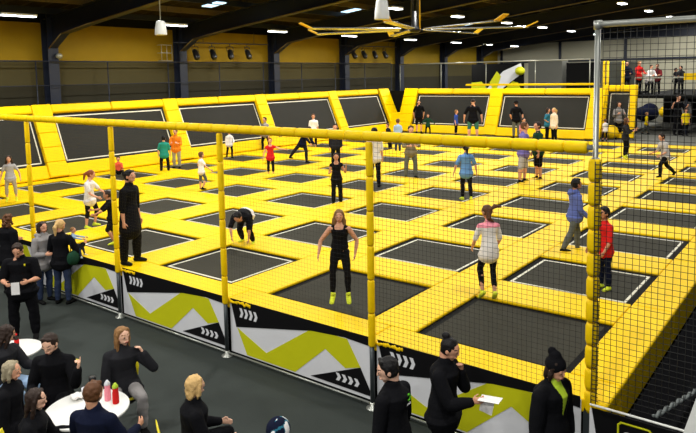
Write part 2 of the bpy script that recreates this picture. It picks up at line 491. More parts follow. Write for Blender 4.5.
    if cap:
        bm = bmesh.new()
        ell(bm, hd(0, -.07, .22), (.45*hh, .48*hh, .42*hh), fr3)
        if cap[1] == 'beanie':
            loft(bm, [hd(0, -.05, .2), hd(0, -.15, .55)], [(.44*hh, .44*hh), (.3*hh, .3*hh)], hr); ell(bm, hd(0, -.34, .72), (.2*hh,)*3, fr3)
        else: loft(bm, [hd(0, .35, .22), hd(0, .62, .16)], [(.3*hh, .05*hh), (.24*hh, .03*hh)], hr)
        me = blob(bm, .008, 2); me.materials.append(M['cloth_'+cap[0]]); link(bpy.data.objects.new(cap[1], me), root)
    inf = dict(root=root, P0=P0, tp=tp, nb=nb, HC=HC, hd=hd, arms=arms, S=S, hh=hh, tw=tw, mat=Matrix.Translation(V(loc)) @ Matrix.Rotation(rz, 4, 'Z'))
    lg = wear.get('logo')
    if lg:    # small printed back badge: green ring over a white bar
        bm = bmesh.new(); b0 = tp[5]*.75+tp[4]*.25+V((lg*S, -tw[4][1]-.020, 0)); bk = b0.y
        for k in range(10):
            a0, a1 = k*.628, (k+1)*.628
            loft(bm, [(b0.x+.028*math.cos(a0), bk, b0.z+.03*math.sin(a0)), (b0.x+.028*math.cos(a1), bk, b0.z+.03*math.sin(a1))], [.009, .009], (0, 1, 0), 6)
        o = meshobj('back_badge', bm, M['cloth_logo_green'], root)
        bm = bmesh.new()
        for k in range(3): box(bm, (b0.x-.025+k*.025, bk, b0.z-.065), (.017, .012, .018), bev=.003)
        meshobj('badge_lettering', bm, M['cloth_white'], o)
    return inf


def PP(label, px, yf, yt, face, pose=None, wear=None, z=0., child=0., near=0, group=None, w=1., Hfix=None):
    gp = at(px, yf, z); air = (pose or {}).get('air', 0)
    H = Hfix or height_at(gp, yt)
    return person(label, gp, face, H, pose, wear, child, near, group, w)

# ================================================================ SETTING
def sbox(name, lo, hi, mt, bev=0.):
    bm = bmesh.new(); lo, hi = V(lo), V(hi); box(bm, (lo+hi)/2, hi-lo, bev=bev)
    return tag(meshobj(name, bm, M[mt]), kind='structure')


XL = -20.3; YB = 47.
sbox('floor', (-22, -18, FLOOR-.2), (12, YB+1, FLOOR), 'floor_grey')
sbox('wall_left', (XL-.3, -18, FLOOR), (XL, YB, 3.35), 'wall_dark')
sbox('wall_left', (XL-.3, -18, 3.35), (XL, YB, 4.27), 'wall_brown')
sbox('wall_left', (XL-.3, -18, 4.27), (XL, YB, 5.75), 'cladding_yellow')
sbox('wall_left', (XL-.3, -18, 5.75), (XL, YB, 6.6), 'gap_black')
sbox('wall_back', (XL, YB, FLOOR), (12, YB+.3, 6.0), 'wall_pale')
sbox('wall_back', (XL, YB, 6.0), (12, YB+.3, 9.6), 'steel_dark')
for k in range(7):     # dark rails across the pale back wall
    sbox('trim_1', (XL+.3+k*5.2, YB-.12, FLOOR), (XL+.5+k*5.2, YB-.02, 6.0), 'steel_dark')
sbox('trim_2', (XL+.3, YB-.14, 4.35), (12, YB-.02, 4.5), 'steel_dark')
# roof: sheet deck with folds, rising away from the left wall
def zr(x): return 5.58+.11*(x+16.8)


def beam_y(name, x, w, h, z, mt):
    bm = bmesh.new(); box(bm, (x, (YB-18)/2, z), (w, YB+18, h)); return tag(meshobj(name, bm, M[mt]), kind='structure')


bm = bmesh.new(); n = 180; prev = None
for i in range(n+1):           # folds run up the slope
    y = -18+i*(YB+18)/n; dz = .05 if i % 2 else -.05
    cur = [bm.verts.new((x, y, zr(x)+1.0+dz)) for x in (XL-.3, 12)]+[bm.verts.new((x, y, zr(x)+1.14+dz)) for x in (XL-.3, 12)]
    if prev:
        bm.faces.new((prev[0], prev[1], cur[1], cur[0])); bm.faces.new((prev[2], cur[2], cur[3], prev[3]))
    prev = cur
tag(meshobj('ceiling', bm, M['roof_deck']), kind='structure')
for i in range(17):
    x = -19.2+i*1.85; beam_y('roof_purlin', x, .07, .22, zr(x)+.80, 'steel_edge' if i % 2 else 'steel_dark')
for k in range(-4, 7):         # portal frames
    y = 5.8+6.2*k
    bm = bmesh.new()
    box(bm, (XL+.22, y, (FLOOR+6.3)/2), (.4, .03, 6.3-FLOOR))
    for dx in (.0, .42): box(bm, (XL+.03+dx, y, (FLOOR+6.2)/2), (.03, .42, 6.2-FLOOR))
    tag(meshobj('column', bm, M['steel_dark']), kind='structure')
    bm = bmesh.new()
    pb = [(XL+.4, 4.75), (-18.9, zr(-18.9)-.05), (-16.8, zr(-16.8)), (12, zr(12))]
    top = [(x, zr(x)+.68) for x in (12, XL+.1)]
    prism(bm, pb+top, y-.015, y+.015)
    for (a, az), (b, bz) in zip(pb, pb[1:]): 
        d = nz((b-a, 0, bz-az)); L_ = math.hypot(b-a, bz-az); nn = V((-d.z, 0, d.x))
        box(bm, (L_/2, 0, 0), (L_, .34, .03), (V((a, y, az)), d, V((0, 1, 0)), nn))
    d = nz((1, 0, .11)); box(bm, (16, 0, .68), (32.6, .34, .03), (V((XL, y, zr(XL))), d, V((0, 1, 0)), V((-d.z, 0, d.x))))
    tag(meshobj('roof_rafter', bm, M['steel_dark']), kind='structure')
    bm = bmesh.new()
    for (a, az), (b, bz) in zip(pb[:-1], pb[1:-1]):
        tube(bm, [(a, y-.17, az-.02), (b, y-.17, bz-.02)], .025, 6)
    tube(bm, [(-16.8, y-.17, zr(-16.8)-.02), (12, y-.17, zr(12)-.02)], .025, 6)
    tag(meshobj('rafter_edge', bm, M['steel_edge']), kind='structure')
# guard rail along the left wall
bm = bmesh.new(); tube(bm, [(XL+.62, -8, 4.27), (XL+.62, 29, 4.27)], .025, 6)
tube(bm, [(XL+.62, -8, 3.35), (XL+.62, 29, 3.35)], .015, 6)
for i in range(13): tube(bm, [(XL+.62, -7+3.0*i, FLOOR), (XL+.62, -7+3.0*i, 4.27)], .022, 6)
tag(meshobj('wall_rail', bm, M['steel_dark']), kind='structure')
# left over pit beyond the right-hand edge of the court
sbox('pit_cover', (2.68, -.52, -.7), (11, 26, -.44), 'pit_black')
sbox('trim_3', (2.9, 3.3, -.44), (11, 3.34, -.43), 'rope_grey')
sbox('court_base', (-18.2, -.50, FLOOR), (2.56, 26.4, -.10), 'gap_black')
sbox('rear_walkway', (-19.6, 26.45, FLOOR), (11, YB, -.03), 'deck_floor')

# ================================================================ COURT
UB = [(-17.5, -15.65), (-14.5, -12.7), (-11.55, -9.8), (-8.65, -6.75), (-5.72, -3.81), (-2.82, -.89), (0, 2.02)]
VB = [(0, 1.75), (2.81, 4.52), (5.73, 7.37), (8.63, 10.3), (11.55, 13.2), (14.45, 16.1), (17.35, 19.0), (20.2, 21.9), (23.1, 24.75)]
UB = [(a-.06, b+.05) for a, b in UB]; VB = [(a-(.03 if a else 0), b+.09) for a, b in VB]
COLN = ['first', 'second', 'third', 'fourth', 'fifth', 'sixth', 'seventh']
ROWN = ['front row', 'second row', 'third row', 'fourth row', 'fifth row', 'sixth row', 'seventh row', 'eighth row', 'back row']
PADZ, PT = 0., .05


def padbox(name, lo, hi, label, group, parent=None, top=PADZ, t=PT, mt='pad_yellow'):
    bm = bmesh.new(); lo, hi = V((*lo, top-t)), V((*hi, top)); box(bm, (lo+hi)/2, hi-lo, bev=min(.028, t*.45), seg=3)
    o = meshobj(name, bm, M[mt], parent, smooth=False)
    return tag(o, label, 'pad' if label else None, group) if label else o


for i, (u0, u1) in enumerate(UB):
    for j, (v0, v1) in enumerate(VB):
        line = not (j == 0 and i >= 5)
        lb = f'{"white-lined" if line else "plain"} dark trampoline bed in the {ROWN[j]}, {COLN[i]} of seven counted from the left'
        t = empty('trampoline', ((u0+u1)/2, (v0+v1)/2, -.10), 0, lb, 'trampoline', 'trampolines set in the yellow court')
        hx, hy = (u1-u0)/2, (v1-v0)/2
        bm = bmesh.new(); g_ = 8      # slightly dished
        vs = [[bm.verts.new((-hx+.10+(2*hx-.2)*a/g_, -hy+.10+(2*hy-.2)*b/g_, .055-.02*math.sin(math.pi*a/g_)*math.sin(math.pi*b/g_))) for b in range(g_+1)] for a in range(g_+1)]
        for a in range(g_):
            for b in range(g_): bm.faces.new((vs[a][b], vs[a+1][b], vs[a+1][b+1], vs[a][b+1])).smooth = True
        meshobj('bed', bm, M['bed_black'], t)
        bm = bmesh.new()
        for s in (-1, 1):
            box(bm, (0, s*(hy-.05), .046), (2*hx, .1, .014)); box(bm, (s*(hx-.05), 0, .046), (.1, 2*hy-.2, .014))
        meshobj('spring_cover', bm, M['gap_black'], t)
        if line:
            bm = bmesh.new(); w = .04; ix, iy = hx-.14, hy-.14
            for s in (-1, 1):
                box(bm, (0, s*iy, .058), (2*ix+w, w, .006)); box(bm, (s*ix, 0, .058), (w, 2*iy-w, .006))
            meshobj('line_marking', bm, M['line_white'], t)
# pads between them
xe = [(-18.15, UB[0][0])]+[(UB[i][1], UB[i+1][0]) for i in range(6)]+[(UB[6][1], 2.66)]
ye = [(VB[j][1], VB[j+1][0]) for j in range(8)]+[(VB[8][1], 26.0)]
G1 = 'long yellow pads between trampoline columns'; G2 = 'yellow pads between one trampoline row and the next'
def xn(i): return 'left of the first column' if i == 0 else ('on the right edge of the court' if i == 7 else f'between the {COLN[i-1]} and {COLN[i]} columns')


for i, (a, b) in enumerate(xe):
    for j in range(9):
        y0 = VB[j][0]; y1 = VB[j+1][0] if j < 8 else 26.0
        padbox('safety_pad', (a+.002, y0+.002), (b-.002, y1-.002), f'long yellow pad beside the {ROWN[j]} of trampolines, {xn(i)}', G1, t=.46 if i == 7 else PT)
for i, (u0, u1) in enumerate(UB):
    for j, (y0, y1) in enumerate(ye):
        padbox('safety_pad', (u0, y0), (u1, y1), f'yellow cross pad directly behind the {ROWN[j]} trampoline, {COLN[i]} column', G2)
fx = [-18.15, -14.95, -12.05, -9.2, -6.25, -3.25, -.45, 2.66]
for k in range(7):
    o = padbox('front_pad', (fx[k]+.003, -.56), (fx[k+1]-.003, 0), f'thick rounded yellow front edge pad before the {COLN[k]} front trampoline', 'rounded pads along the front edge of the court', t=.15 if k < 6 else .15)

# ---------------------------------------------------------------- leaning wall trampolines
def wall_tramp(org, along, back, L, label, group, h=2.6, lean=1.12, dv=.36, low=.5, topw=.34, rollr=.1):
    """panel starting at org, running L along; leaning backwards"""
    along, back = V(along), V(back); up = nz(V((0, 0, 1))*h+back*lean); nrm = nz(-back*h+V((0, 0, 1))*lean); SL = math.hypot(h, lean)
    t = empty('wall_trampoline', V(org)+along*L/2, 0, label, 'wall trampoline', group)
    f = (-along*L/2, along, up, nrm)
    bm = bmesh.new(); box(bm, (L/2, (low+SL-topw)/2, .0), (L-2*dv, SL-topw-low, .03), f); meshobj('bed', bm, M['wall_bed_black'], t)
    bm = bmesh.new(); a, b, c, d = dv+.13, L-dv-.13, low+.12, SL-topw-.12
    for p, q in (((a, c), (b, c)), ((a, d), (b, d)), ((a, c), (a, d)), ((b, c), (b, d))):
        p, q = V((*p, .02)), V((*q, .02)); s = q-p; box(bm, (p+q)/2, (abs(s.x)+.04, abs(s.y)+.04, .012), f)
    meshobj('line_marking', bm, M['line_white'], t)
    bm = bmesh.new(); box(bm, (L/2, low/2, .05), (L-2*dv, low, .14), f, bev=.04); meshobj('bottom_pad', bm, M['pad_yellow'], t)
    bm = bmesh.new()
    for q in (0, 1):
        w = (L-2*dv)/2; box(bm, (dv+w*(q+.5), SL-topw/2, .06), (w-.01, topw, .22), f, bev=.07, seg=3)
    meshobj('top_pad', bm, M['pad_yellow'], t)
    return t


def divider(org, along, back, label, group, h=2.6, lean=1.12, w=.72):
    along, back = V(along), V(back); up = nz(V((0, 0, 1))*h+back*lean); nrm = nz(-back*h+V((0, 0, 1))*lean); SL = math.hypot(h, lean)
    bm = bmesh.new(); n = 5
    for k in range(n): box(bm, (0, .02+(SL-.02)*(k+.5)/n, .08), (w, (SL-.02)/n-.004, .2), (V((0, 0, 0)), along, up, nrm), bev=.03)
    o = meshobj('upright_pad', bm, M['pad_yellow']); o.location = org
    return tag(o, label, 'pad', group)


LW = [-1.3, 4.8, 10.55, 16.1, 21.95]
lbl = ['black leaning wall trampoline cut by the left edge of the picture', 'large black leaning wall trampoline behind the teal-shirted child', 'black leaning wall trampoline behind the child in the white jacket',
       'black leaning wall trampoline behind the child in the plain white tee', 'black leaning wall trampoline next to the V-shaped corner pads, on the long side wall']
ends = LW[1:]+[26.9]
for k in range(5):
    y0, y1 = LW[k], ends[k]
    wall_tramp((-18.15, y0, 0), (0, 1, 0), (-1, 0, 0), y1-y0, lbl[k], 'black leaning trampolines along the walls')
dl = ['first yellow leaning upright pad from the left on the side wall', 'yellow leaning upright pad behind the child in orange', 'yellow leaning upright pad behind the child near the far wall in grey top',
      'yellow leaning upright pad right of the child in the plain white tee']
for k, y in enumerate(LW[1:]): divider((-18.15, y, 0), (0, 1, 0), (-1, 0, 0), dl[k], 'yellow upright pads between wall trampolines')
divider((-18.15, 27.25, 0), (0, 1, 0), (-1, 0, 0), 'left arm of the yellow V in the far corner', 'yellow upright pads between wall trampolines', w=1.1)
FY = 26.5
FX = [-17.0, -11.4, -5.75]
for k, lb in enumerate(['black leaning wall trampoline right of the yellow V corner, on the far wall', 'black leaning far wall trampoline behind the two adults in teal and cream']):
    wall_tramp((FX[k], FY, 0), (1, 0, 0), (0, 1, 0), FX[k+1]-FX[k], lb, 'black leaning trampolines along the walls', lean=1.1)
for x, lb in zip([-17.15]+FX[1:], ['right arm of the yellow V in the far corner', 'yellow leaning upright pad in the middle of the far wall', 'yellow leaning upright pad at the right end of the far wall']):
    divider((x, FY, 0), (1, 0, 0), (0, 1, 0), lb, 'yellow upright pads between wall trampolines', lean=1.1, w=.95 if x < -17 else .75)
bm = bmesh.new()
for p in ((-18.1, 26.45, 0), (-17.3, 26.4, 0), (-18.0, 27.4, 0), (-18.62, 27.0, 1.15), (-17.3, 26.95, 1.15), (-18.0, 27.6, 1.15)): bm.verts.new(p)
bmesh.ops.convex_hull(bm, input=bm.verts)
tag(meshobj('corner_pad', bm, M['pad_yellow']), 'yellow wedge pad joining the arms of the V in the far corner', 'pad')
# third far panel, set back
p0 = aty(601, 128, 28.2).x; p1 = aty(633, 126, 28.2).x
wall_tramp((p0, 28.2, 0), (1, 0, 0), (0, 1, 0), p1-p0, 'narrow black leaning wall trampoline set back beyond the grey pole', 'black leaning trampolines along the walls', lean=.7, h=2.75, dv=.2, low=.35)
divider((p1-.12, 28.2, 0), (1, 0, 0), (0, 1, 0), 'narrow yellow leaning upright pad right of the set-back trampoline', 'yellow upright pads between wall trampolines', lean=.7, h=2.75, w=.36)
divider((p0+.08, 28.2, 0), (1, 0, 0), (0, 1, 0), 'narrow yellow leaning upright pad left of the set-back trampoline', 'yellow upright pads between wall trampolines', lean=.7, h=2.75, w=.2)
# black corner filler behind the V
sbox('wall_corner', (-19.6, 27.9, 0), (-16.5, 28.0, 2.5), 'gap_black')

# ---------------------------------------------------------------- front barrier: posts, rail, net, banners
PY = -.63
PXS = [(-12.05, 'first'), (-9.25, 'a'), (-6.15, 'b'), (-3.2, 'c'), (-.34, 'd')]
plab = ['yellow padded net post at the far left beyond the frame', 'leftmost yellow padded net post, behind the women at the barrier', 'yellow padded net post beside the man in long black clothes',
        'yellow padded net post beside the child bending over in black', 'yellow padded net post right of the jumping woman in black leggings']


def post(x, lab, y=PY, ztop=2.675, r=.048):
    t = empty('net_post', (x, y, FLOOR), 0, lab, 'post', 'yellow padded posts holding the net')
    H0 = -FLOOR-.06
    bm = bmesh.new(); tube(bm, [(0, 0, .03), (0, 0, H0+.1)], .032, 12); meshobj('pole', bm, M['pole_dark'], t)
    bm = bmesh.new(); lathe(bm, [(.09, 0), (.09, .012), (.04, .03), (.035, .09), (0, .09)]); meshobj('foot', bm, M['pipe_grey'], t)
    n = 6; hh_ = (ztop-FLOOR-H0)/n
    for k in range(n):
        z = H0+k*hh_; bm = bmesh.new(); lathe(bm, [(0, z+.004), (r*.85, z+.004), (r, z+.03), (r, z+hh_-.03), (r*.85, z+hh_-.004), (0, z+hh_-.004)]); meshobj('foam_sleeve', bm, M['foam_yellow'], t)
    return t


for (x, _), l in zip(PXS, plab): post(x, l)
post(-15., 'yellow padded net post out of view to the left') if 0 else None
# corner post, thicker
def ruffle(x):
    bm = bmesh.new()
    for i in range(15): ell(bm, (x+.04+.036*i, -.575+random.uniform(-.01, .01), -.012+random.uniform(-.02, .01)), (random.uniform(.014, .024), .02, random.uniform(.02, .035)), n=8)
    return bm


for o in [o for o in bpy.data.objects if o.name.startswith('front_pad')]:
    x0_ = min(v.co.x for v in o.data.vertices)
    me = blob(ruffle(x0_), .009, 1); me.materials.append(M['foam_yellow']); link(bpy.data.objects.new('ruffled_edge', me), o)
t = empty('corner_post', (2.47, PY+.12, FLOOR), 0, 'thick yellow padded corner post under the tall grey pipe', 'post')
bm = bmesh.new(); tube(bm, [(0, 0, 0), (0, 0, .9)], .05, 12); tube(bm, [(0, 0, .9), (0, 0, 4.9)], .029, 14); meshobj('pipe', bm, M['pipe_grey'], t)
bm = bmesh.new(); box(bm, (0, 0, .42), (.13, .1, .84), bev=.01); meshobj('leg_cover', bm, M['pole_dark'], t)
n = 11
for k in range(n):
    z = .78+k*.252; bm = bmesh.new(); r = .067
    lathe(bm, [(0, z), (r*.8, z), (r*1.02, z+.05), (r, z+.2), (r*.8, z+.24), (0, z+.24)], n=18); s_ = meshobj('foam_sleeve', bm, M['foam_yellow'], t)
bm = bmesh.new(); lathe(bm, [(0, 4.87), (.042, 4.87), (.042, 4.96), (0, 4.96)]); meshobj('pipe_joint', bm, M['pipe_grey'], t)
bm = bmesh.new(); lathe(bm, [(.036, 3.46), (.045, 3.47), (.045, 3.54), (.036, 3.55)]); meshobj('clamp', bm, M['pipe_grey'], t)
NP = V((2.47, PY+.12, 0))
# top pipe to the right
bm = bmesh.new(); tube(bm, [(2.47, NP.y, 4.0), (7.5, NP.y, 4.0)], .032, 14)
tag(meshobj('net_pipe', bm, M['pipe_grey']), 'grey horizontal pipe carrying the coarse net at top right', 'pipe')
# padded rail
t = empty('padded_rail', (-8., PY, 2.745), 0, 'long yellow foam-wrapped rail along the top of the front net', 'rail')
bm = bmesh.new(); tube(bm, [(-10.5, 0, 0), (10.47, 0, 0)], .03, 8); meshobj('pipe', bm, M['pipe_grey'], t)
x = -10.4; k = 0
while x < 10.36:
    L_ = min(.29, 10.43-x); bm = bmesh.new(); r = .066
    fr_ = (V((0, 0, 0)), V((1, 0, 0)), V((0, 1, 0)), V((0, 0, 1)))
    loft(bm, [(x+.004, 0, 0), (x+.03, 0, 0), (x+L_-.03, 0, 0), (x+L_-.004, 0, 0)], [r*.86, r, r, r*.86], (0, 0, 1), 14, False)
    bmesh.ops.holes_fill(bm, edges=bm.edges[:])
    meshobj('foam_sleeve', bm, M['foam_yellow'], t); x += .29; k += 1


def net(name, x0, x1, z0, z1, y, cell, r, label, mt='net_black', x0b=None):
    bm = bmesh.new(); n = int((x1-x0)/cell); nzv = int((z1-z0)/cell)
    def wob(a, b): return .012*math.sin(a*2.1+b*1.3)
    for i in range(n+1):
        x = x0+i*cell; pts = [V((x+.006*math.sin(i+q), y+wob(x, z0+(z1-z0)*q/5), z0+(z1-z0)*q/5)) for q in range(6)]
        loft(bm, pts, [r]*6, (1, 0, 0), 4, False)
    for j in range(nzv+1):
        z = z0+j*cell; q = int((x1-x0)/.8)+1
        pts = [V((x0+(x1-x0)*k/q, y+wob(x0+(x1-x0)*k/q, z), z+.005*math.sin(k*1.7+j))) for k in range(q+1)]
        loft(bm, pts, [r]*len(pts), (0, 0, 1), 4, False)
    return tag(meshobj(name, bm, M[mt]), label, 'net')


net('safety_net', -12., -3.24, .01, 2.69, PY+.10, .06, .0005, 'very fine part of the front net left of the bending child', 'net_yellow')
net('safety_net', -3.2, -.38, .01, 2.69, PY+.10, .06, .0010, 'very fine dark mesh net before the jumping woman in black leggings')
net('safety_net', -.34, 2.37, .01, 2.69, PY+.10, .06, .0018, 'fine black mesh net between the last slim post and the corner post')
net('coarse_net', 2.53, 7.4, 0.01, 3.955, NP.y+.01, .064, .0028, 'coarse black net hanging from the grey pipe at right')
net('coarse_net', 2.50, 2.57, .0, 2.6, NP.y-.09, .045, .005, 'crumpled black net bunched on the corner post')
# banners
BX = [-14.9]+[x for x, _ in PXS]+[2.42]
BYL = PY-.0
ZT, ZB = -.05, -.85


def bp(k, s, z): return (BX[k]+(BX[k+1]-BX[k])*s, z)


blab = ['out of sight', 'printed barrier banner at the far left behind the curly-haired woman', 'printed barrier banner hidden mostly by the women with the black bag', 'printed barrier banner behind the woman with her hand at her ear',
        'printed barrier banner below the jumping woman, clear of people', 'printed barrier banner behind the three black-clad staff at right']


def chevrons(k, s0, s1, z0, z1, n=4):
    out = []
    w = (s1-s0)/n
    for i in range(n):
        a = s0+i*w; zz0 = z0; zz1 = z1; b = w*.52; c = w*.34; zm = (zz0+zz1)/2
        out.append([bp(k, a, zz0), bp(k, a+b, zz0), bp(k, a+b+c, zm), bp(k, a+b, zz1), bp(k, a, zz1), bp(k, a+c, zm)])
    return out


for k in range(1, 6):
    t = empty('barrier_banner', ((BX[k]+BX[k+1])/2, 0, 0), 0, blab[k], 'banner', 'printed banners along the front barrier'); t.location.y = 0
    ox = t.location.x
    def layer(name, polys, off, mt, th=.004):
        bm = bmesh.new()
        for q in polys: prism(bm, [(x-ox, z) for x, z in q], PY+.065-off, PY+.065-off+th)
        return meshobj(name, bm, M[mt], t)
    e = .012
    layer('sheet', [[bp(k, e, ZT+.04), bp(k, 1-e, ZT+.04), bp(k, 1-e, ZB), bp(k, e, ZB)]], 0, 'banner_white', .008)
    layer('yellow_print', [[bp(k, *q) for q in ((.067, -.43), (.287, -.69), (.613, -.09), (.837, -.09), (.915, -.44), (.823, -.52), (.699, -.33), (.493, -.83), (.138, -.83))]], .005, 'banner_lime')
    layer('black_print', [[bp(k, *q) for q in ((.018, 0.03), (.06, -.42), (.613, -.12), (.82, -.075), (.985, -.1), (.985, .03))], [bp(k, *q) for q in ((.60, -.80), (.915, -.44), (.985, -.80))]], .008, 'banner_black')
    layer('arrow_print', chevrons(k, .09, .235, -.09, -.24), .011, 'banner_white')
    layer('arrow_print', chevrons(k, .765, .915, -.62, -.73), .011, 'banner_white')
    bm = bmesh.new(); tube(bm, [(BX[k]-ox+.05, PY, ZB-.005), (BX[k+1]-ox-.05, PY, ZB-.005)], .014, 8); meshobj('bottom_tube', bm, M['pipe_grey'], t)
    for q in range(8):
        bm = bmesh.new(); x_ = BX[k]-ox+(BX[k+1]-BX[k])*(q+.5)/8; tube(bm, [(x_, PY-.016, ZB-.03), (x_, PY+.02, ZB+.02)], .006, 6)
        meshobj('cable_tie', bm, M['banner_black'], t)
# banner right of the corner with the framed lettering
t = empty('barrier_banner', (3.9, PY+.06, 0), 0, 'black banner with lime framed lettering at the bottom right', 'banner')
bm = bmesh.new(); prism(bm, [(-1.42, -.06), (2.5, -.06), (2.5, -.9), (-1.42, -.9)], 0, .008); meshobj('sheet', bm, M['banner_black'], t)
bm = bmesh.new(); prism(bm, [(-1.42, -.06), (-1.40, -.06), (-1.25, -.9), (-1.42, -.9)], -.006, 0); meshobj('white_print', bm, M['banner_white'], t)
fx0 = aty(618, 424, PY+.05); fx1 = aty(652, 430, PY+.05)
a, b = fx0.x-3.9, fx1.x-3.9; zt = (fx0.z+fx1.z)/2
bm = bmesh.new()
for p, q in (((a+.03, zt), (b-.03, zt)), ((a, zt-.03), (a, zt-.32)), ((b, zt-.03), (b, zt-.32)), ((a+.03, zt-.35), (b-.03, zt-.35)), ((a, zt-.03), (a+.03, zt)), ((b-.03, zt), (b, zt-.03)), ((a, zt-.32), (a+.03, zt-.35)), ((b, zt-.32), (b-.03, zt-.35))):
    loft(bm, [(p[0], -.004, p[1]), (q[0], -.004, q[1])], [.011, .011], (0, 1, 0), 8)
meshobj('sign_frame', bm, M['banner_lime'], t)
for txt, mt_, x_ in (('go', 'banner_white', a+.045), ('air', 'banner_lime', a+.045+.17)):
    cu = bpy.data.curves.new('lettering', 'FONT'); cu.body = txt; cu.size = .2; cu.extrude = .002
    o = bpy.data.objects.new('t', cu); TMP.objects.link(o); dg = bpy.context.evaluated_depsgraph_get()
    me = bpy.data.meshes.new_from_object(o.evaluated_get(dg)); bpy.data.objects.remove(o)
    for v in me.vertices: v.co = V((v.co.x+x_, -.006-v.co.z, v.co.y+zt-.18))
    me.materials.clear(); me.materials.append(M[mt_]); link(bpy.data.objects.new('lettering', me), t)
bm = bmesh.new(); tube(bm, [(2.5, PY, .005), (7., PY, .005)], .012, 10)
tag(meshobj('barrier_tube', bm, M['white_plastic']), 'thin white tube along the top of the black banner at right', 'tube')
# rope on the black pit cover
t0 = at(655, 419, -.02); t1 = at(696, 393, -.38); t2 = t1+(t1-t0)*1.5
bm = bmesh.new(); n = 60
for s in (0, math.pi):
    loft(bm, [t0.lerp(t2, i/n)+V((.015*math.cos(i*.9+s), 0, .015*math.sin(i*.9+s)+.03)) for i in range(n+1)], [.017]*(n+1), (1, 0, 0), 8)
tag(meshobj('net_rope', bm, M['rope_grey']), 'grey twisted rope running over the black cover at lower right', 'rope')
# white board at the right bottom corner
BYY = -1.25; q0 = aty(698, 393, BYY); q1 = aty(682, 436, BYY); ft_ = q0+(q1-q0)*((FLOOR-q0.z)/(q1.z-q0.z))
bm = bmesh.new(); prism(bm, [(q0.x, q0.z), (q0.x+.9, q0.z+.05), (q0.x+1.3, FLOOR), (ft_.x, FLOOR)], BYY, BYY+.03)
tag(meshobj('white_board', bm, M['white_plastic']), 'plain white board with slanted edge cut by the lower right corner', 'board')

# ================================================================ CEILING FIXTURES
def area(x, y, z, w, l, p, c=(1, .99, .95)):
    ld = bpy.data.lights.new('lamp', 'AREA'); ld.shape = 'RECTANGLE'; ld.size = w; ld.size_y = l; ld.energy = p; ld.color = c
    o = bpy.data.objects.new('lamp', ld); C.objects.link(o); o.location = (x, y, z); return o


PW = 260.
def fixture(x, y, z, lab, grp, w=.22, l=1.15):
    t = empty('ceiling_light', (x, y, z), 0, lab, 'ceiling light', grp)
    bm = bmesh.new(); box(bm, (0, 0, .05), (w, l, .07), bev=.015); meshobj('housing', bm, M['white_plastic'], t)
    bm = bmesh.new(); box(bm, (0, 0, 0), (w*.86, l*.96, .03), bev=.01); meshobj('diffuser', bm, M['tube_light'], t)
    bm = bmesh.new(); zz = zr(x)+.75-z
    for s in (-1, 1): tube(bm, [(0, s*l*.3, .08), (0, s*l*.3, zz)], .006, 5)
    meshobj('suspension_wire', bm, M['steel_dark'], t)
    o = area(x, y, z-.022, w*.8, l*.92, PW); o.parent = t; o.location = (0, 0, -.022)


for k, y in enumerate([2.95, 9.05, 14.9, 20.4, 26.5, 32.3, 37.2, 42.]):
    nm = ['first', 'second', 'third', 'fourth', 'fifth', 'sixth', 'seventh', 'eighth'][k]
    fixture(-16.6, y, 5.6, f'long white hanging lamp, {nm} from the left along the side wall', 'row of hanging lamps along the side wall')
for k, y in enumerate([-3., 3., 8.8, 15.2, 20.6, 26.2, 31.4, 36.6, 42.2]):
    fixture(-10.3, y, 6.2, f'bright lamp of the middle roof row, number {k+1} away from the viewer', 'middle row of roof lamps', .34, .8)
for k, y in enumerate([-4., 2.5, 8.5, 15., 21., 27.5, 33., 38.6, 44.]):
    fixture(-4.7, y, 6.88, f'bright lamp of the right roof row, number {k+1} away from the viewer', 'right row of roof lamps', .34, .8)
for k, y in enumerate([-5., 1., 8., 15., 22., 29.]):
    fixture(2.6, y, 7.4, f'roof lamp above the right edge of the court, number {k+1}', 'roof lamps over the right edge', .34, .8)
for k, (x, y) in enumerate([(x, y) for y in (-9.5, -15) for x in (-10.3, -4.7, 2.6, 8)]):  # unseen lamps added near the camera as frontal fill
    fixture(x, y, zr(x)-.3, f'fill lamp added above the spectators, outside the picture, number {k+1}', 'fill lamps added over the spectator area', .34, .8)
for k, (px, py) in enumerate([(351, 10.7), (470, 24), (214, 4.5), (283, 1), (372, 8)]):
    zz = 6.7; g0 = at(px, py, zz); zz = zr(g0.x)+.93; g0 = at(px, py, zz)
    bm = bmesh.new(); box(bm, (0, 0, 0), (.9 if k != 3 else .6, .5, .04)); o = meshobj('skylight', bm, M['skylight_blue']); o.location = g0
    o.rotation_euler = (0, -math.atan(.11), 0); tag(o, kind='structure')
# conical white pendant lamps
for (px, y0, y1, dist_y, lab) in ((161, 35, 20.5, 2.2, 'white bell-shaped pendant hanging before the side wall, at upper left'), (382, 19.5, -3, 2.2, 'larger white bell-shaped pendant near the ceiling fan')):
    b = aty(px, y0, dist_y if px < 200 else 3.); tp_ = aty(px, y1, dist_y if px < 200 else 3.); h = tp_.z-b.z; r = h*.44 if px < 200 else h*.36
    t = empty('pendant_lamp', b, 0, lab, 'pendant lamp', 'white pendant lamps')
    bm = bmesh.new(); lathe(bm, [(r*.92, 0), (r*.95, .01), (r*.9, h*.35), (r*.72, h*.8), (r*.62, h*.95), (0.03, h), (.02, h*.96), (r*.55, h*.9), (r*.85, .02)]); meshobj('shade', bm, M['white_plastic'], t)
    bm = bmesh.new(); tube(bm, [(0, 0, h*.95), (0, 0, zr(b.x)+1.0-b.z)], .012, 6); meshobj('cord', bm, M['rail_grey'], t)
b = atx(163, 61, XL+.25); bm = bmesh.new()
for z in (0, .35, .7):
    tube(bm, [(0, -.28, z), (.3, -.28, z), (.3, .28, z), (0, .28, z)], .016, 6)
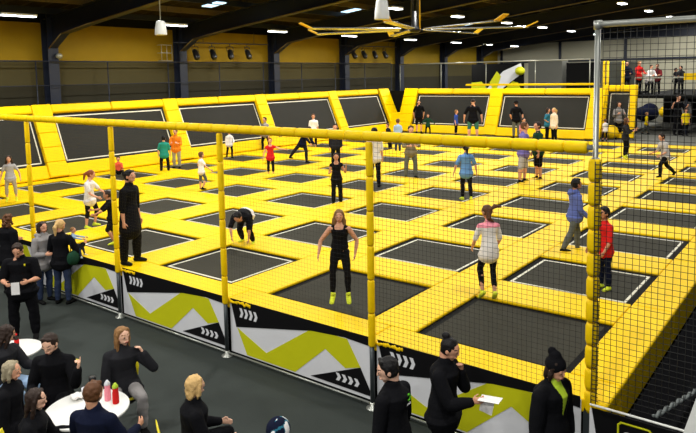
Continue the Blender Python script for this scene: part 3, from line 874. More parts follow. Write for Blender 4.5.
for y_ in (-.28, 0, .28): tube(bm, [(.3, y_, 0), (.3, y_, .7)], .012, 6); tube(bm, [(0, y_, 0), (.3, y_, 0)], .012, 6)
o = meshobj('wire_cage', bm, M['rail_grey']); o.location = b; tag(o, 'small pale wire cage on the yellow wall under the first pendant lamp', 'wire cage')
b = atx(59, 56, XL+.55); bm = bmesh.new(); ell(bm, (0, 0, 0), (.13, .13, .11)); loft(bm, [(-.15, 0, .02), (0, 0, .02)], [.04, .04], (0, 1, 0), 8); o = meshobj('wall_lamp', bm, M['rail_grey']); o.location = b
tag(o, 'small round pale wall lamp on the first dark column from the left', 'wall lamp')
# big ceiling fan
D = 18.3; fd = nz(ray(415, 29.5)); hub = CAM+fd*(D/fd.dot(Fw)); R_ = 118*D/FPX
t = empty('ceiling_fan', hub, 0, 'huge ceiling fan with long silver blades and yellow tips', 'ceiling fan')
bm = bmesh.new(); lathe(bm, [(0, -.1), (.1, -.09), (.16, -.04), (.16, .04), (.1, .1), (.08, .5), (0, .5)]); meshobj('hub', bm, M['spot_black'], t)
bm = bmesh.new()
for dx in (-.09, .09): tube(bm, [(dx, 0, .3), (dx, 0, zr(hub.x)+.6-hub.z)], .035, 8)
meshobj('drop_rod', bm, M['spot_black'], t)
bm = bmesh.new(); tube(bm, [(.16, 0, .0), (.16, .0, zr(hub.x)+.6-hub.z)], .016, 8); meshobj('guard_bar', bm, M['tip_yellow'], t)
for a in (5, 56, 108, 159, 205, 262, 314):
    a = math.radians(a); d = RH*math.cos(a)-FH*math.sin(a); sd = V((-d.y, d.x, 0)); f = (V((0, 0, 0)), d, nz(sd+V((0, 0, .18))), nz(V((0, 0, 1))-sd*.18))
    bm = bmesh.new(); box(bm, (R_*.54, 0, 0), (R_*.8, .19, .03), f, bev=.012); b_ = meshobj('blade', bm, M['blade_silver'], t)
    bm = bmesh.new(); box(bm, (0, 0, 0), (.34, .2, .035), (d*(R_*.97)+V((0, 0, .07)), nz(d+V((0, 0, .45))), nz(sd), nz(V((0, 0, 1))-d*.45)), bev=.012); meshobj('blade_tip', bm, M['tip_yellow'], b_)


def spot(px, py, X_, grp, lab):
    b = atx(px, py, X_) if X_ is not None else aty(px, py, 30)
    t = empty('stage_spotlight', b, random.uniform(-.5, .5), lab, 'spotlight', grp)
    bm = bmesh.new(); d = nz((.5, 0, -.8)); loft(bm, [V((0, 0, 0)), d*.3], [.12, .15], (0, 1, 0), 12); meshobj('can', bm, M['spot_black'], t)
    bm = bmesh.new()
    for s in (-1, 1): tube(bm, [(.05, .15*s, -.05), (0, .15*s, .22)], .015, 6)
    tube(bm, [(0, -.15, .22), (0, .15, .22)], .015, 6); tube(bm, [(0, 0, .22), (0, 0, .38)], .02, 6); meshobj('yoke', bm, M['spot_black'], t)
    return b


for xs, y_, nm in (((195, 212, 230, 247), 51.5, 'left'), ((353, 363, 374, 384), 52.5, 'middle')):
    bs = [spot(x, y_, XL+1.0, 'stage spotlights on the wall bars', f'black stage spotlight, {["first", "second", "third", "fourth"][i]} along the {nm} bar on the yellow wall') for i, x in enumerate(xs)]
    bm = bmesh.new(); tube(bm, [bs[0]+V((0, -1.2, .38)), bs[-1]+V((0, 1.5, .38))], .025, 6)
    for q in (bs[0], bs[-1]): tube(bm, [q+V((0, .5, .38)), q+V((0, .5, .95))], .012, 5)
    tag(meshobj('lighting_bar', bm, M['steel_dark']), f'thin dark bar holding the {nm} set of stage spotlights', 'bar', 'bars holding the spotlights')

# ================================================================ REAR GALLERY
def rail_y(x0, x1, y, z0, z1, lab, step=1.9):
    t = empty('guard_rail', (x0, y, z0), 0, lab, 'railing')
    bm = bmesh.new(); tube(bm, [(0, 0, z1-z0), (x1-x0, 0, z1-z0)], .04, 8); meshobj('top_rail', bm, M['rail_grey'], t)
    n = max(1, round((x1-x0)/step))
    for i in range(n+1):
        bm = bmesh.new(); x = (x1-x0)*i/n; tube(bm, [(x, 0, 0), (x, 0, z1-z0)], .025, 8); meshobj('upright', bm, M['rail_grey'], t)
    return t


a = aty(400, 63, 29.6); b = aty(590, 61, 29.6)
sbox('gallery_floor', (-19.4, 29.3, 1.9), (p0+.3, 34, 2.1), 'gap_black')
sbox('gallery_front', (-19.4, 29.28, -.03), (p0+.3, 29.4, 2.15), 'gap_black')
rail_y(a.x, b.x, 29.6, 2.1, (a.z+b.z)/2, 'thin grey railing of the gallery behind the far wall', 3.0)
ya = aty(466, 85, 28.8); yb = aty(600, 84, 28.8)
bm = bmesh.new(); box(bm, ((ya.x+yb.x)/2, 28.8, (ya.z+yb.z)/2), (yb.x-ya.x, .12, .12), bev=.02); tag(meshobj('edge_beam', bm, M['pad_yellow']), 'slim yellow edge beam above the far wall trampolines', 'beam')
# low dark screen and printed panel standing on the gallery
def panel(name, pxs, Y, polys, lab, cat, base='gap_black', th=.12):
    (x0, y0), (x1, y1) = pxs; a = aty(x0, y1, Y); b = aty(x1, y0, Y)
    t = empty(name, ((a.x+b.x)/2, Y, a.z), 0, lab, cat); w = b.x-a.x; h = b.z-a.z
    bm = bmesh.new(); box(bm, (0, 0, h/2), (w, th, h)); meshobj('board', bm, M[base], t)
    for i, (mt_, pl) in enumerate(polys):
        bm = bmesh.new(); prism(bm, [((p-.5)*w, (1-q)*h) for p, q in pl], -th/2-.008-i*.004, -th/2-.001); meshobj('print', bm, M[mt_], t)
    return t


panel('printed_panel', ((472, 63), (524, 89)), 33.5, [('banner_white', [(.3, 1), (.62, .3), (.95, .0), (1, .35), (.75, .75), (.6, 1)]), ('banner_lime', [(0, 1), (0, .75), (.2, .7), (.32, 1)]), ('banner_lime', [(.42, 1), (.36, .75), (.5, .3), (.58, .5), (.5, 1)]), ('banner_lime', [(.66, 1), (.8, .7), (.9, .75), (.95, 1)])],
      'dark panel printed with white and lime shapes behind the gallery railing', 'panel')
g0 = aty(520, 71, 33.2); bm = bmesh.new(); ell(bm, (0, 0, 0), (.32, .32, .28)); o = meshobj('lime_balloon', bm, M['banner_lime'], smooth=True); o.location = g0; tag(o, 'round lime balloon before the printed panel on the gallery', 'balloon')
for (x0, x1, mt_, lab) in ((528, 562, 'deck_floor', 'pale grey cabin wall on the gallery'), (566, 600, 'gap_black', 'black booth right of the pale cabin wall on the gallery')):
    a = aty(x0, 84, 36); b = aty(x1, 62 if mt_ == 'gap_black' else 60, 36); bm = bmesh.new()
    zb = 2.2; box(bm, ((a.x+b.x)/2, 36.6, (zb+b.z)/2), (b.x-a.x, 1.2, b.z-zb), bev=.02); tag(meshobj('gallery_booth', bm, M[mt_]), lab, 'booth')
sbox('gallery_step', (-16, 33.2, 2.1), (-10.5, 33.9, 2.44), 'gap_black')
sbox('gallery_floor', (-19., 34, 1.9), (-5.8, 38.5, 2.2), 'gap_black')
GX = aty(634, 92, 32.4).x
sbox('gallery_floor', (GX, 32.2, 1.95), (9, 40, 2.15), 'gap_black')
sbox('gallery_front', (GX, 40, -.03), (9, 44, 2.15), 'gap_black')
for k in range(5): sbox('column', (GX+.05+k*2.6, 32.3, -.03), (GX+.2+k*2.6, 32.45, 1.95), 'steel_dark')
for i, px in enumerate((603.5, 607.5, 622.5)):
    a = aty(px, 92, 32); b = aty(px, 61, 32); bm = bmesh.new(); tube(bm, [(0, 0, -a.z), (0, 0, b.z-a.z)], .085, 10); o = meshobj('yellow_post', bm, M['foam_yellow']); o.location = a
    tag(o, f'slim yellow post above the set-back trampoline, {["first", "second", "third"][i]} from the left', 'post', 'slim yellow posts of the black cage')
a = aty(600, 90, 33); b = aty(648, 61, 33); sbox('booth_wall', (a.x, 33.0, a.z-.5), (b.x-.6, 33.2, b.z), 'pole_dark')
rail_y(GX+.05, 7, 32.35, 2.15, 3.1, 'dark guard rail before the people on the right gallery', 1.0)
# yellow box sign on the right
panel('yellow_sign', ((684, 73), (697, 80)), 32, [], 'yellow box sign on the wall at the right edge of the picture', 'sign', 'pad_yellow')
# beanbags on the rear walkway
def beanbag(px, py, r, mt_, lab, y_=None):
    g = at(px, py, -.03); bm = bmesh.new(); ell(bm, (0, 0, r*.62), (r, r*.9, r*.62)); ell(bm, (r*.25, r*.1, r*1.0), (r*.62, r*.55, r*.5)); me = blob(bm, .05, 10)
    me.materials.append(M[mt_]); o = link(bpy.data.objects.new('beanbag', me)); o.location = g; tag(o, lab, 'beanbag', 'beanbags on the rear walkway')


beanbag(609, 139, .5, 'foam_yellow', 'yellow beanbag behind the child in a white tee')
beanbag(624, 138, .5, 'foam_yellow', 'yellow beanbag between the set-back trampoline and the walkway')
beanbag(672, 120, .9, 'foam_yellow', 'yellow beanbag at the back beside the adults, at right')
beanbag(646, 121, .85, 'cloth_navy', 'dark navy beanbag heap left of the yellow one at right')
# grey side counter
a = V((-1.5, 35.5, -.03))
t = empty('counter', a, 0, 'long low dark counter with a pale top before the right gallery', 'counter')
bm = bmesh.new(); box(bm, (1.5, 1.5, .45), (4.4, .6, .9), bev=.02); meshobj('body', bm, M['pole_dark'], t)
bm = bmesh.new(); box(bm, (1.5, 1.5, .93), (4.6, .7, .05), bev=.01); meshobj('top', bm, M['rail_grey'], t)

# ================================================================ PEOPLE ON THE COURT
BEDZ = -.06
TOE = dict(ft_l=(-.15, .75, -.65), ft_r=(.15, .75, -.65))
def CP(label, px, yf, yt, face, pose=None, near=0, child=.5, z=BEDZ, w=1., Hfix=None, **wear):
    pose = dict(pose or {}); gp = at(px, yf, z); air = pose.get('air', 0)
    while px < 596 and (gp.y > 26.1 or gp.x < -17.8): yf += .2; gp = at(px, yf, z)
    if gp.y > 24.8 and px < 640: gp.z = max(z, -.03)
    H = Hfix or (height_at(gp, yt)-air)
    return person(label, gp, face, H, pose, wear, child, near, None, w)


WALK = dict(th_l=(-.05, .35, -1), sh_l=(0, -.1, -1), th_r=(.05, -.25, -1), sh_r=(0, -.45, -1), ua_l=(-.25, -.3, -1), ua_r=(.25, .35, -1), fa_r=(.05, .6, -1))
ARMS_OUT = dict(ua_l=(-.7, .1, -.7), fa_l=(-.6, .5, -.5), ua_r=(.7, .1, -.7), fa_r=(.6, .5, -.5))
ARMS_UP = dict(ua_l=(-.6, .3, -.6), fa_l=(-.1, .4, .9), ua_r=(.6, .3, -.6), fa_r=(.1, .4, .9))
BACKARMS = dict(ua_l=(-.35, -.45, -1), fa_l=(.15, -.1, -1), ua_r=(.35, -.45, -1), fa_r=(-.15, -.1, -1))

CP('young woman in black tank top and leggings jumping in the front trampoline', 341, 306, 214, -4, dict(air=.05, head=(-4, -6), spine=(0, .1, 1), ua_l=(-.55, -.3, -.9), fa_l=(.15, .25, -1), ua_r=(.65, -.1, -.8), fa_r=(.15, .35, -1), th_l=(-.12, .1, -1), th_r=(.12, .12, -1), **TOE), 2, 0., fem=1,
   top=('black', 0), bottom=('black', 1.85, .6), shoe='limesock', hair=('hair_light', 'wild'), skin='skin', topname='tank_top')
CP('girl seen from behind in pink and white tee, hair flying, mid jump', 489, 303, 210, 188, dict(air=.03, head=(-25, -10), spine=(0, .12, 1), ua_l=(-.3, .25, -1), fa_l=(.05, .6, -.6), ua_r=(.3, .2, -1), fa_r=(-.05, .6, -.6), th_l=(-.12, .35, -1), sh_l=(0, -.35, -1), th_r=(.05, .2, -1), sh_r=(0, -.3, -1), **TOE), 2, .15,
   w=.92, top=('white', .9, .30, 1.1), top2=('pink', .78), bottom=('black', 1.75, .6), shoe='limesock', hair=('hair_brown', 'flyingtail'), skin='skin')
CP('boy in red tee and dark trousers facing the boy in blue at the corner post', 604, 289, 207, -70, dict(head=(0, -5), ua_l=(-.2, .2, -1), fa_l=(0, .6, -.8), ua_r=(.2, .25, -1), fa_r=(0, .6, -.8)), 2, .5, top=('red', 1., .2, 1.5), bottom=('navy', 1.9, 1.3), shoe='limesock', hair=('hair_black', 'short'), skin='skin_tan')
CP('boy in blue patterned hoodie and grey jeans walking right near corner post', 574, 252, 178, 95, dict(th_l=(-.04, .3, -1), sh_l=(0, 0, -1), th_r=(.04, -.3, -1), sh_r=(0, -.5, -1), ua_l=(-.1, .3, -1), fa_l=(0, .8, -.6), ua_r=(.15, .1, -1), fa_r=(0, .7, -.7)), 2, .4, top=('hoodie_blue', 1.95, .12, 2.), hood=1, bottom=('greyjeans', 1.95, 1.6), hair=('hair_black', 'short'), skin='skin_tan')
CP('man in long loose black clothes standing on front pads beside a yellow post', 132, 263, 170, 75, dict(head=(0, -4), ua_l=(-.12, .0, -1), ua_r=(.15, -.05, -1), fa_r=(.02, .1, -1), th_r=(.1, -.1, -1), th_l=(-.1, .12, -1)), 2, .0, z=0, w=1.0, top=('black', 1.3, .7, 1.7), bottom=('black', 1.97, 2.4), hair=('hair_black', 'short'), skin='skin')
CP('dark-clad child mostly hidden behind the man in long black, arm stretched left', 114, 246, 190, -60, dict(spine=(0, .25, 1), ua_l=(-.2, .8, -.6), fa_l=(0, .9, -.3), ua_r=(.3, .7, -.7), fa_r=(0, 1, 0), th_l=(-.1, .5, -1), sh_l=(0, -.5, -1)), 1, .4, top=('black', .9, .1, 1.4), bottom=('black', .95, 2.), shoe='limesock', hair=('hair_dark', 'short'), skin='skin_tan')
CP('girl in white tee and black cropped leggings walking right on the left side', 91, 228, 170, 85, dict(spine=(0, .1, 1), head=(-20, -12), ua_l=(-.2, .7, -.8), fa_l=(0, .9, -.5), ua_r=(.15, .35, -1), fa_r=(0, .9, -.4), th_l=(-.05, .45, -1), sh_l=(0, -.25, -1), th_r=(.05, -.05, -1), sh_r=(0, -.15, -1)), 1, .4, top=('white', .7, .2, 1.8), bottom=('black', 1.35, .8), shoe='limesock', hair=('hair_red', 'ponytail'), skin='skin')
CP('girl in pale tee and grey trousers with long dark hair at far left', 12, 203, 158, 15, dict(air=.02, ua_l=(-.5, .0, -.8), fa_l=(-.2, .2, -1), ua_r=(.4, .0, -.9), fa_r=(.2, .3, -1), th_l=(-.2, .1, -1), th_r=(.15, .1, -1), **TOE), 1, .4, top=('light_grey', .6, .15, 1.5), bottom=('khaki', 1.6, 1.2), shoe='limesock', hair=('hair_dark', 'wild'), skin='skin')
CP('child bending down low in black with a white waistband beside a post', 247, 246, 180, -12, dict(air=.03, spine=(-.1, .95, -.22), head=(5, -50), ua_l=(-.1, .15, -1), fa_l=(.1, -.05, -1), ua_r=(.1, .5, -.6), fa_r=(-.2, .3, -.6), th_l=(-.1, .35, -1), sh_l=(0, -.6, -.8), th_r=(.15, .2, -1), sh_r=(.1, -.7, -.7)), 1, .35, Hfix=1.45, w=1.1,
   top=('black', .9, .05, 1.8), belt=('white', .22), bottom=('black', 1.9, 1.4), shoe='limesock', hair=('hair_black', 'short'), skin='skin')
CP('child in green-blue tee and black trousers before the large side trampoline', 165, 172, 136, 190, dict(ua_l=(-.3, .1, -1), ua_r=(.3, .1, -1), th_l=(-.15, 0, -1), th_r=(.18, 0, -1)), 1, .35, top=('teal', .8, .2, 1.8), bottom=('black', 1.95, 1.5), hair=('hair_black', 'short'), w=1.1)
CP('child in orange top and pale trousers right of the green-blue tee', 177, 168, 129, 0, dict(ua_l=(-.2, .2, -1), fa_l=(.3, .6, .2), ua_r=(.2, .2, -1), fa_r=(-.3, .6, .2)), 0, .35, top=('orange', 1.6, .15, 1.5), bottom=('khaki', 1.95, 1.5), hair=('hair_brown', 'short'), w=1.1)
CP('toddler in white tee skipping near the middle of the left half', 202, 191, 152, 130, dict(th_r=(.1, .4, -1), sh_r=(0, -.5, -1), **ARMS_OUT), 1, .7, top=('white', .5, .1, 1.4), bottom=('greyjeans', 1.1, 1.2), hair=('hair_brown', 'short'))
CP('child in white jacket and dark trousers before the second black wall panel', 230, 158, 130, 30, dict(ua_l=(-.3, .3, -1), fa_l=(.3, .6, -.3), **{k: v for k, v in WALK.items() if k[0] in 'ts'}), 0, .35, top=('white', 1.9, .12, 1.7), bottom=('black', 1.95, 1.2), hair=('hair_light', 'short'))
CP('child in grey and white top standing at an upright pad behind the rail', 266, 149, 117, -30, dict(th_l=(-.3, 0, -1), th_r=(.3, 0, -1)), 0, .35, top=('grey', 1.9, .1, 1.5), bottom=('black', 1.95, 1.3), hair=('hair_dark', 'short'))
CP('girl in bright red tank top with arms spread, middle left', 271, 176, 138, 10, dict(ua_l=(-.9, .1, -.35), fa_l=(-.8, .3, -.1), ua_r=(.4, .1, -.9), fa_r=(.2, .3, -1)), 1, .45, top=('red', 0.2, .15, 1.3), bottom=('black', 1.6, 1.1), shoe='limesock', hair=('hair_red', 'short'))
CP('figure in dark blue leaning forward mid stride behind the rail', 303, 163, 131, 55, dict(spine=(0, .7, .75), head=(0, -25), ua_l=(-.2, .3, -.9), fa_l=(0, .6, -.6), ua_r=(.2, .7, -.5), fa_r=(0, .6, -.7), th_l=(-.1, .25, -1), sh_l=(0, 0, -1), th_r=(.2, -.7, -.75), sh_r=(.1, -.65, -.8)), 1, .3, Hfix=1.65, top=('navy', 1.9, .15, 1.8), bottom=('charcoal', 1.9, 1.4), hair=('hair_dark', 'short'))
CP('child in plain white tee before the fourth black wall trampoline', 314, 147, 114, 5, None, 0, .35, top=('white', .8, .12, 1.6), bottom=('black', 1.9, 1.2), hair=('hair_brown', 'short'))
CP('small child in coral red sitting low behind the second post', 119, 176, 158, 20, dict(pelvis=.16, th_l=(-.3, .9, .2), sh_l=(0, .8, -.4), th_r=(.3, .9, .2), sh_r=(0, .8, -.4), ua_l=(-.2, .4, -1), ua_r=(.2, .4, -1)), 0, .6, Hfix=1.2, top=('coral', .9, .0, 1.3), bottom=('black', 1.8, 1.2), hair=('hair_dark', 'short'))
CP('child all in black with hands raised to the chest, centre of the court', 337, 204, 153, 5, dict(ua_l=(-.45, .1, -.9), fa_l=(-.1, .5, .9), ua_r=(.3, .1, -1), fa_r=(-.1, .7, .2), th_l=(-.1, 0, -1)), 1, .4, top=('black', .1, .15, 1.3), bottom=('black', 1.95, 2.0), shoe='shoeblack', hair=('hair_dark', 'short'), skin='skin_tan')
CP('child in dark clothes half hidden by rail above the child in black', 336, 168, 124, 0, None, 0, .3, top=('charcoal', 1.8, .1, 1.5), bottom=('black', 1.9, 1.4), hair=('hair_dark', 'short'))
CP('teenager in white tee and black trousers just right of the post', 375, 187, 128, 175, dict(ua_l=(-.2, .2, -1)), 1, .15, top=('white', .8, .15, 1.7), bottom=('black', 1.95, 1.6), hair=('hair_black', 'short'), w=.95)
CP('boy in brown-grey top and grey jeans facing the viewer in mid court', 411, 178, 126, 5, dict(ua_l=(-.3, .3, -.9), fa_l=(.5, .7, .1), ua_r=(.3, .3, -.9), fa_r=(-.5, .7, .1), th_l=(-.16, 0, -1), th_r=(.16, 0, -1)), 1, .25, top=('taupe', 1.6, .12, 1.6), bottom=('greyjeans', 1.95, 1.7), hair=('hair_dark', 'messy'))
CP('child in pale blue with fair hair under the yellow V corner', 398, 152, 119, 150, None, 0, .4, top=('paleblue', .9, .12, 1.5), bottom=('jeans', 1.9, 1.5), hair=('hair_brown', 'short'))
CP('child in dark top left of the pale blue child under the V corner', 390, 150, 123, -60, dict(spine=(0, .4, 1)), 0, .4, top=('charcoal', .9, .12, 1.5), bottom=('black', 1.9, 1.5), hair=('hair_brown', 'short'))
CP('adult in black tee and shorts beside the yellow V corner', 419, 133, 100, -5, BACKARMS, 0, 0., z=0, top=('black', .8, .15, 1.5), bottom=('black', 1.0, 1.5), hair=('hair_dark', 'short'))
CP('small child in dark tracksuit right of the adult in black tee', 428, 136, 114, 0, dict(th_l=(-.2, 0, -1), th_r=(.2, 0, -1), **{k: v for k, v in ARMS_OUT.items()}), 0, .6, z=0, top=('darkgreen', 1.9, .1, 1.5), bottom=('black', 1.9, 1.4), hair=('hair_brown', 'short'))
CP('small child in royal blue tee by the far wall', 456, 133, 110, 60, None, 0, .55, z=0, top=('royal', .8, .12, 1.4), bottom=('black', 1.7, 1.3), hair=('hair_light', 'short'))
CP('broad adult in black tee and green shorts before the far wall', 473, 140, 99, 170, dict(ua_l=(-.5, .0, -.9), fa_l=(-.1, .1, -1), ua_r=(.5, 0, -.9), fa_r=(.1, .1, -1), th_l=(-.14, 0, -1), th_r=(.14, 0, -1)), 1, 0., w=1.12, top=('black', .9, .15, 1.5), bottom=('green', 1.0, 1.9), shoe='shoewhite', hair=('hair_dark', 'fuzz'))
CP('girl in light blue tee and black leggings walking away, long dark ponytail', 466, 200, 144, 185, dict(ua_l=(-.5, -.05, -.9), fa_l=(-.2, .2, -.9), ua_r=(.45, .0, -.9), fa_r=(.2, .2, -1), th_l=(-.02, .1, -1), th_r=(.08, -.05, -1), sh_r=(0, -.3, -1)), 1, .25, top=('blue', .8, .2, 1.6), bottom=('black', 1.9, 1.), shoe='limesock', hair=('hair_black', 'ponytail'))
CP('adult in black tee and cap standing against the far black trampoline', 516, 136, 101, 185, dict(ua_l=(-.4, -.2, -.9), fa_l=(.3, .3, -.6), ua_r=(.4, -.2, -.9)), 0, 0., z=0, top=('black', .8, .15, 1.5), bottom=('greyjeans', 1.9, 1.4), hair=('hair_dark', 'short'), cap=('black', 'cap'))
CP('child in pinkish white behind the boy in purple', 523, 150, 118, 20, None, 0, .5, top=('pink', .8, .12, 1.5), bottom=('jeans', 1.9, 1.3), hair=('hair_dark', 'short'))
CP('boy in purple tee and pale shorts facing right, court right of centre', 523, 183, 122, 75, dict(ua_l=(-.2, .3, -1), fa_l=(.1, .8, -.2), ua_r=(.2, .3, -1), fa_r=(0, .8, -.3), th_l=(-.1, .15, -1), th_r=(.12, -.15, -1)), 1, .2, w=1.1, top=('purple', .9, .15, 1.8), bottom=('light_grey', 1.05, 2.2), hair=('hair_brown', 'short'))
CP('boy in dark green tee and black shorts beside the boy in purple', 538, 180, 122, -80, dict(ua_l=(-.2, .2, -1), ua_r=(.2, .1, -1)), 1, .2, top=('darkgreen', .9, .15, 1.8), bottom=('black', 1.05, 2.2), hair=('hair_dark', 'short'))
CP('adult in petrol blue tee with hand on hip by the far wall', 547, 141, 108, 60, dict(ua_l=(-.6, -.2, -.8), fa_l=(.5, .4, -.4), ua_r=(.7, -.2, -.7), fa_r=(-.6, .3, -.4)), 0, 0., z=0, top=('petrol', .9, .15, 1.5), bottom=('black', 1.95, 1.3), hair=('hair_dark', 'long'))
CP('fair-haired woman in cream top beside the adult in petrol blue', 554, 143, 108, -70, None, 0, 0., z=0, top=('cream', 1.6, .2, 1.4), bottom=('black', 1.95, 1.2), hair=('hair_blonde', 'ponytail'))
CP('child in white tee before the yellow beanbag near the grey pole', 605, 142, 119, 190, dict(th_l=(-.1, .2, -1)), 0, .5, top=('white', .8, .1, 1.5), bottom=('black', 1.5, 1.3), hair=('hair_brown', 'short'))
CP('dark-haired girl in charcoal top hopping behind the net, arms lifted', 625, 161, 120, 60, dict(air=.05, ua_l=(-.4, .3, -.6), fa_l=(0, .6, .3), ua_r=(.4, .3, -.6), fa_r=(-.1, .6, .2), th_l=(-.05, .25, -1), sh_l=(0, -.2, -1), **TOE), 1, .3, top=('charcoal', 1.7, .12, 1.5), bottom=('black', 1.9, 1.1), shoe='limesock', hair=('hair_brown', 'long'))
CP('boy in pale grey tee and black trousers running left behind the net', 665, 178, 131, -80, dict(spine=(0, .35, 1), head=(0, -10), ua_l=(-.2, .2, -1), fa_l=(0, .9, -.4), ua_r=(.2, .3, -1), fa_r=(0, .9, -.3), th_l=(-.1, .75, -.75), sh_l=(0, .0, -1), th_r=(.1, -.35, -1), sh_r=(0, -.85, -.7), ft_r=(0, .7, -.7)), 1, .3, Hfix=None, top=('light_grey', .8, .12, 1.6), bottom=('black', 1.95, 1.6), hair=('hair_dark', 'short'))
# walkway and gallery
CP('woman in grey jacket and black skirt standing by the yellow beanbags', 618, 139, 102, 0, dict(ua_l=(-.3, .3, -.9), fa_l=(.3, .6, .3), ua_r=(.3, .3, -.9), fa_r=(-.3, .6, .3)), 0, 0., z=-.03, top=('grey', 1.9, .1, 1.5), bottom=('black', 1.95, 2.2), hair=('hair_dark', 'bob'))
CP('toddler in yellow top stepping on the rear walkway', 646, 134, 112, 45, WALK, 0, .7, z=-.03, top=('yellowtop', .8, .12, 1.5), bottom=('greyjeans', 1.8, 1.2), hair=('hair_light', 'short'))
CP('adult in black on the rear walkway, left of the woman in grey', 677, 135, 95, 10, dict(ua_l=(-.3, .3, -.9), fa_l=(.1, .7, .6), ua_r=(.5, .2, -.6), fa_r=(.1, .5, .7)), 0, 0., z=-.03, top=('black', 1.0, .1, 1.6), bottom=('black', 1.95, 1.5), hair=('hair_dark', 'short'))
CP('adult in grey top on the rear walkway behind the child in yellow', 684, 133, 95, -10, None, 0, 0., z=-.03, top=('light_grey', 1.6, .1, 1.6), bottom=('black', 1.95, 1.5), hair=('hair_brown', 'long'))
CP('child in yellow tee at the right edge of the rear walkway', 685, 136, 108, -5, None, 0, .5, z=-.03, top=('yellowtop', .9, .12, 1.5), bottom=('black', 1.9, 1.3), hair=('hair_dark', 'short'))
for (px, yt, fc, tp_, hr_, lab) in ((640, 63, 20, 'red', 'hair_light', 'person in red on the right gallery with fair hair'), (628, 63, -20, 'navy', 'hair_dark', 'person in dark navy at the left end of the right gallery'),
                                    (652, 67, 10, 'white', 'hair_dark', 'person in white on the right gallery'), (657, 66, -30, 'maroon', 'hair_brown', 'person in maroon on the right gallery beside the one in white'),
                                    (674, 70, 60, 'black', 'hair_dark', 'person in black by the pale wall on the right gallery, left of a taller one'), (681, 68, -60, 'charcoal', 'hair_black', 'taller person in charcoal on the right gallery'), (646, 77, 0, 'light_grey', 'hair_brown', 'smaller person in grey leaning at the right gallery rail')):
    g = aty(px, yt-2, 33.2); person(lab, (g.x, 33.0+(px % 4)*.3, 2.15), fc, max(1.3, min(1.9, g.z-2.15)), dict(ua_l=(-.2, .4, -.9), fa_l=(.2, .7, 0), ua_r=(.2, .4, -.9), fa_r=(-.2, .7, 0)), dict(top=(tp_, 1.8, .1, 1.5), bottom=('black', 1.9, 1.3), hair=(hr_, 'short')), 0, 0)

# ================================================================ SPECTATORS AND STAFF ON THE FLOOR
def FS(label, px, yt, H, face, pose=None, near=2, w=1., child=0., dz=0., **wear):
    g = at(px, yt, FLOOR+H+dz); g.z = FLOOR
    return person(label, g, face, H, pose, wear, child, near, None, w)


def SIT(label, px, yt, H, face, pose=None, near=2, w=1., **wear):
    top_ = .52+.47*H; g = at(px, yt, FLOOR+top_); g.z = FLOOR
    ps = dict(pelvis=.52, sit=1, th_l=(-.22, 1, -.02), sh_l=(0, -.1, -1), th_r=(.22, 1, -.02), sh_r=(0, -.05, -1)); ps.update(pose or {})
    return person(label, g, face, H, ps, wear, 0., near, None, w)


def thin_paper(name, c, nrm, up, w, h, label, cat='paper', mt='cloth_white', rolls=.02):
    nrm, up = nz(nrm), nz(up); sd = up.cross(nrm); bm = bmesh.new(); n = 6; pv = None
    for i in range(n+1):
        x = (i/n-.5); off = rolls*math.sin(x*3)
        cur = [bm.verts.new(V(c)+sd*x*w+up*h*s+nrm*(off+o)) for s in (-.5, .5) for o in (0, .003)]
        if pv:
            for a, b in ((0, 2), (3, 1), (1, 0), (2, 3)): bm.faces.new((pv[a], pv[b], cur[b], cur[a]))
        else: bm.faces.new((cur[0], cur[1], cur[3], cur[2]))
        pv = cur
    bm.faces.new((pv[0], pv[2], pv[3], pv[1]))
    return tag(meshobj(name, bm, M[mt]), label, cat)


def wp(inf, p): return inf['mat'] @ V(p)


inf = FS('person in black staff shirt on the floor reading a white sheet, far left', 19, 241, 1.72, 12, dict(head=(5, -28), ua_l=(-.3, .15, -1), fa_l=(.45, .9, .05), ua_r=(.3, .15, -1), fa_r=(-.45, .9, .0), th_l=(-.14, 0, -1), th_r=(.14, 0, -1), curl_l=.8, curl_r=.8), w=1.15, top=('black', .85, .12, 2.), bottom=('black', 1.95, 2.), shoe='shoeblack', hair=('hair_dark', 'short'))
h_ = (inf['arms']['l'][2]+inf['arms']['r'][2])*.5
thin_paper('paper_sheet', wp(inf, h_+V((0, .11, -.07))), inf['mat'].to_3x3() @ V((0, 1, .35)), (0, 0, 1), .15, .21, 'white paper sheet held by the staff person in black at far left')
bm = bmesh.new(); 
b0 = inf['tp'][5]; box(bm, (-.09, b0.y+.13, b0.z-.02), (.05, .02, .035), bev=.004); meshobj('shirt_badge', bm, M['chair_yellow'], inf['root'])
FS('woman in grey hoodie with dark hair talking at the barrier', 41, 222, 1.64, 62, dict(head=(0, 0), ua_l=(-.25, .2, -1), fa_l=(.3, .8, .1), ua_r=(.2, .1, -1), fa_r=(-.3, .8, .1)), top=('grey', 1.9, .15, 2.), hood=1, bottom=('jeans', 1.95, 1.), hair=('hair_dark', 'bob'))
infb = FS('blonde woman seen from behind in dark top holding a baby', 59, 220, 1.70, 172, dict(head=(10, 0), ua_l=(-.35, .2, -.9), fa_l=(.3, .9, .1), ua_r=(.45, .15, -.9), fa_r=(.1, .9, .3)), top=('black', 1.9, .15, 1.8), bottom=('jeans', 1.95, 1.), hair=('hair_blonde', 'ponytail'), fem=1)
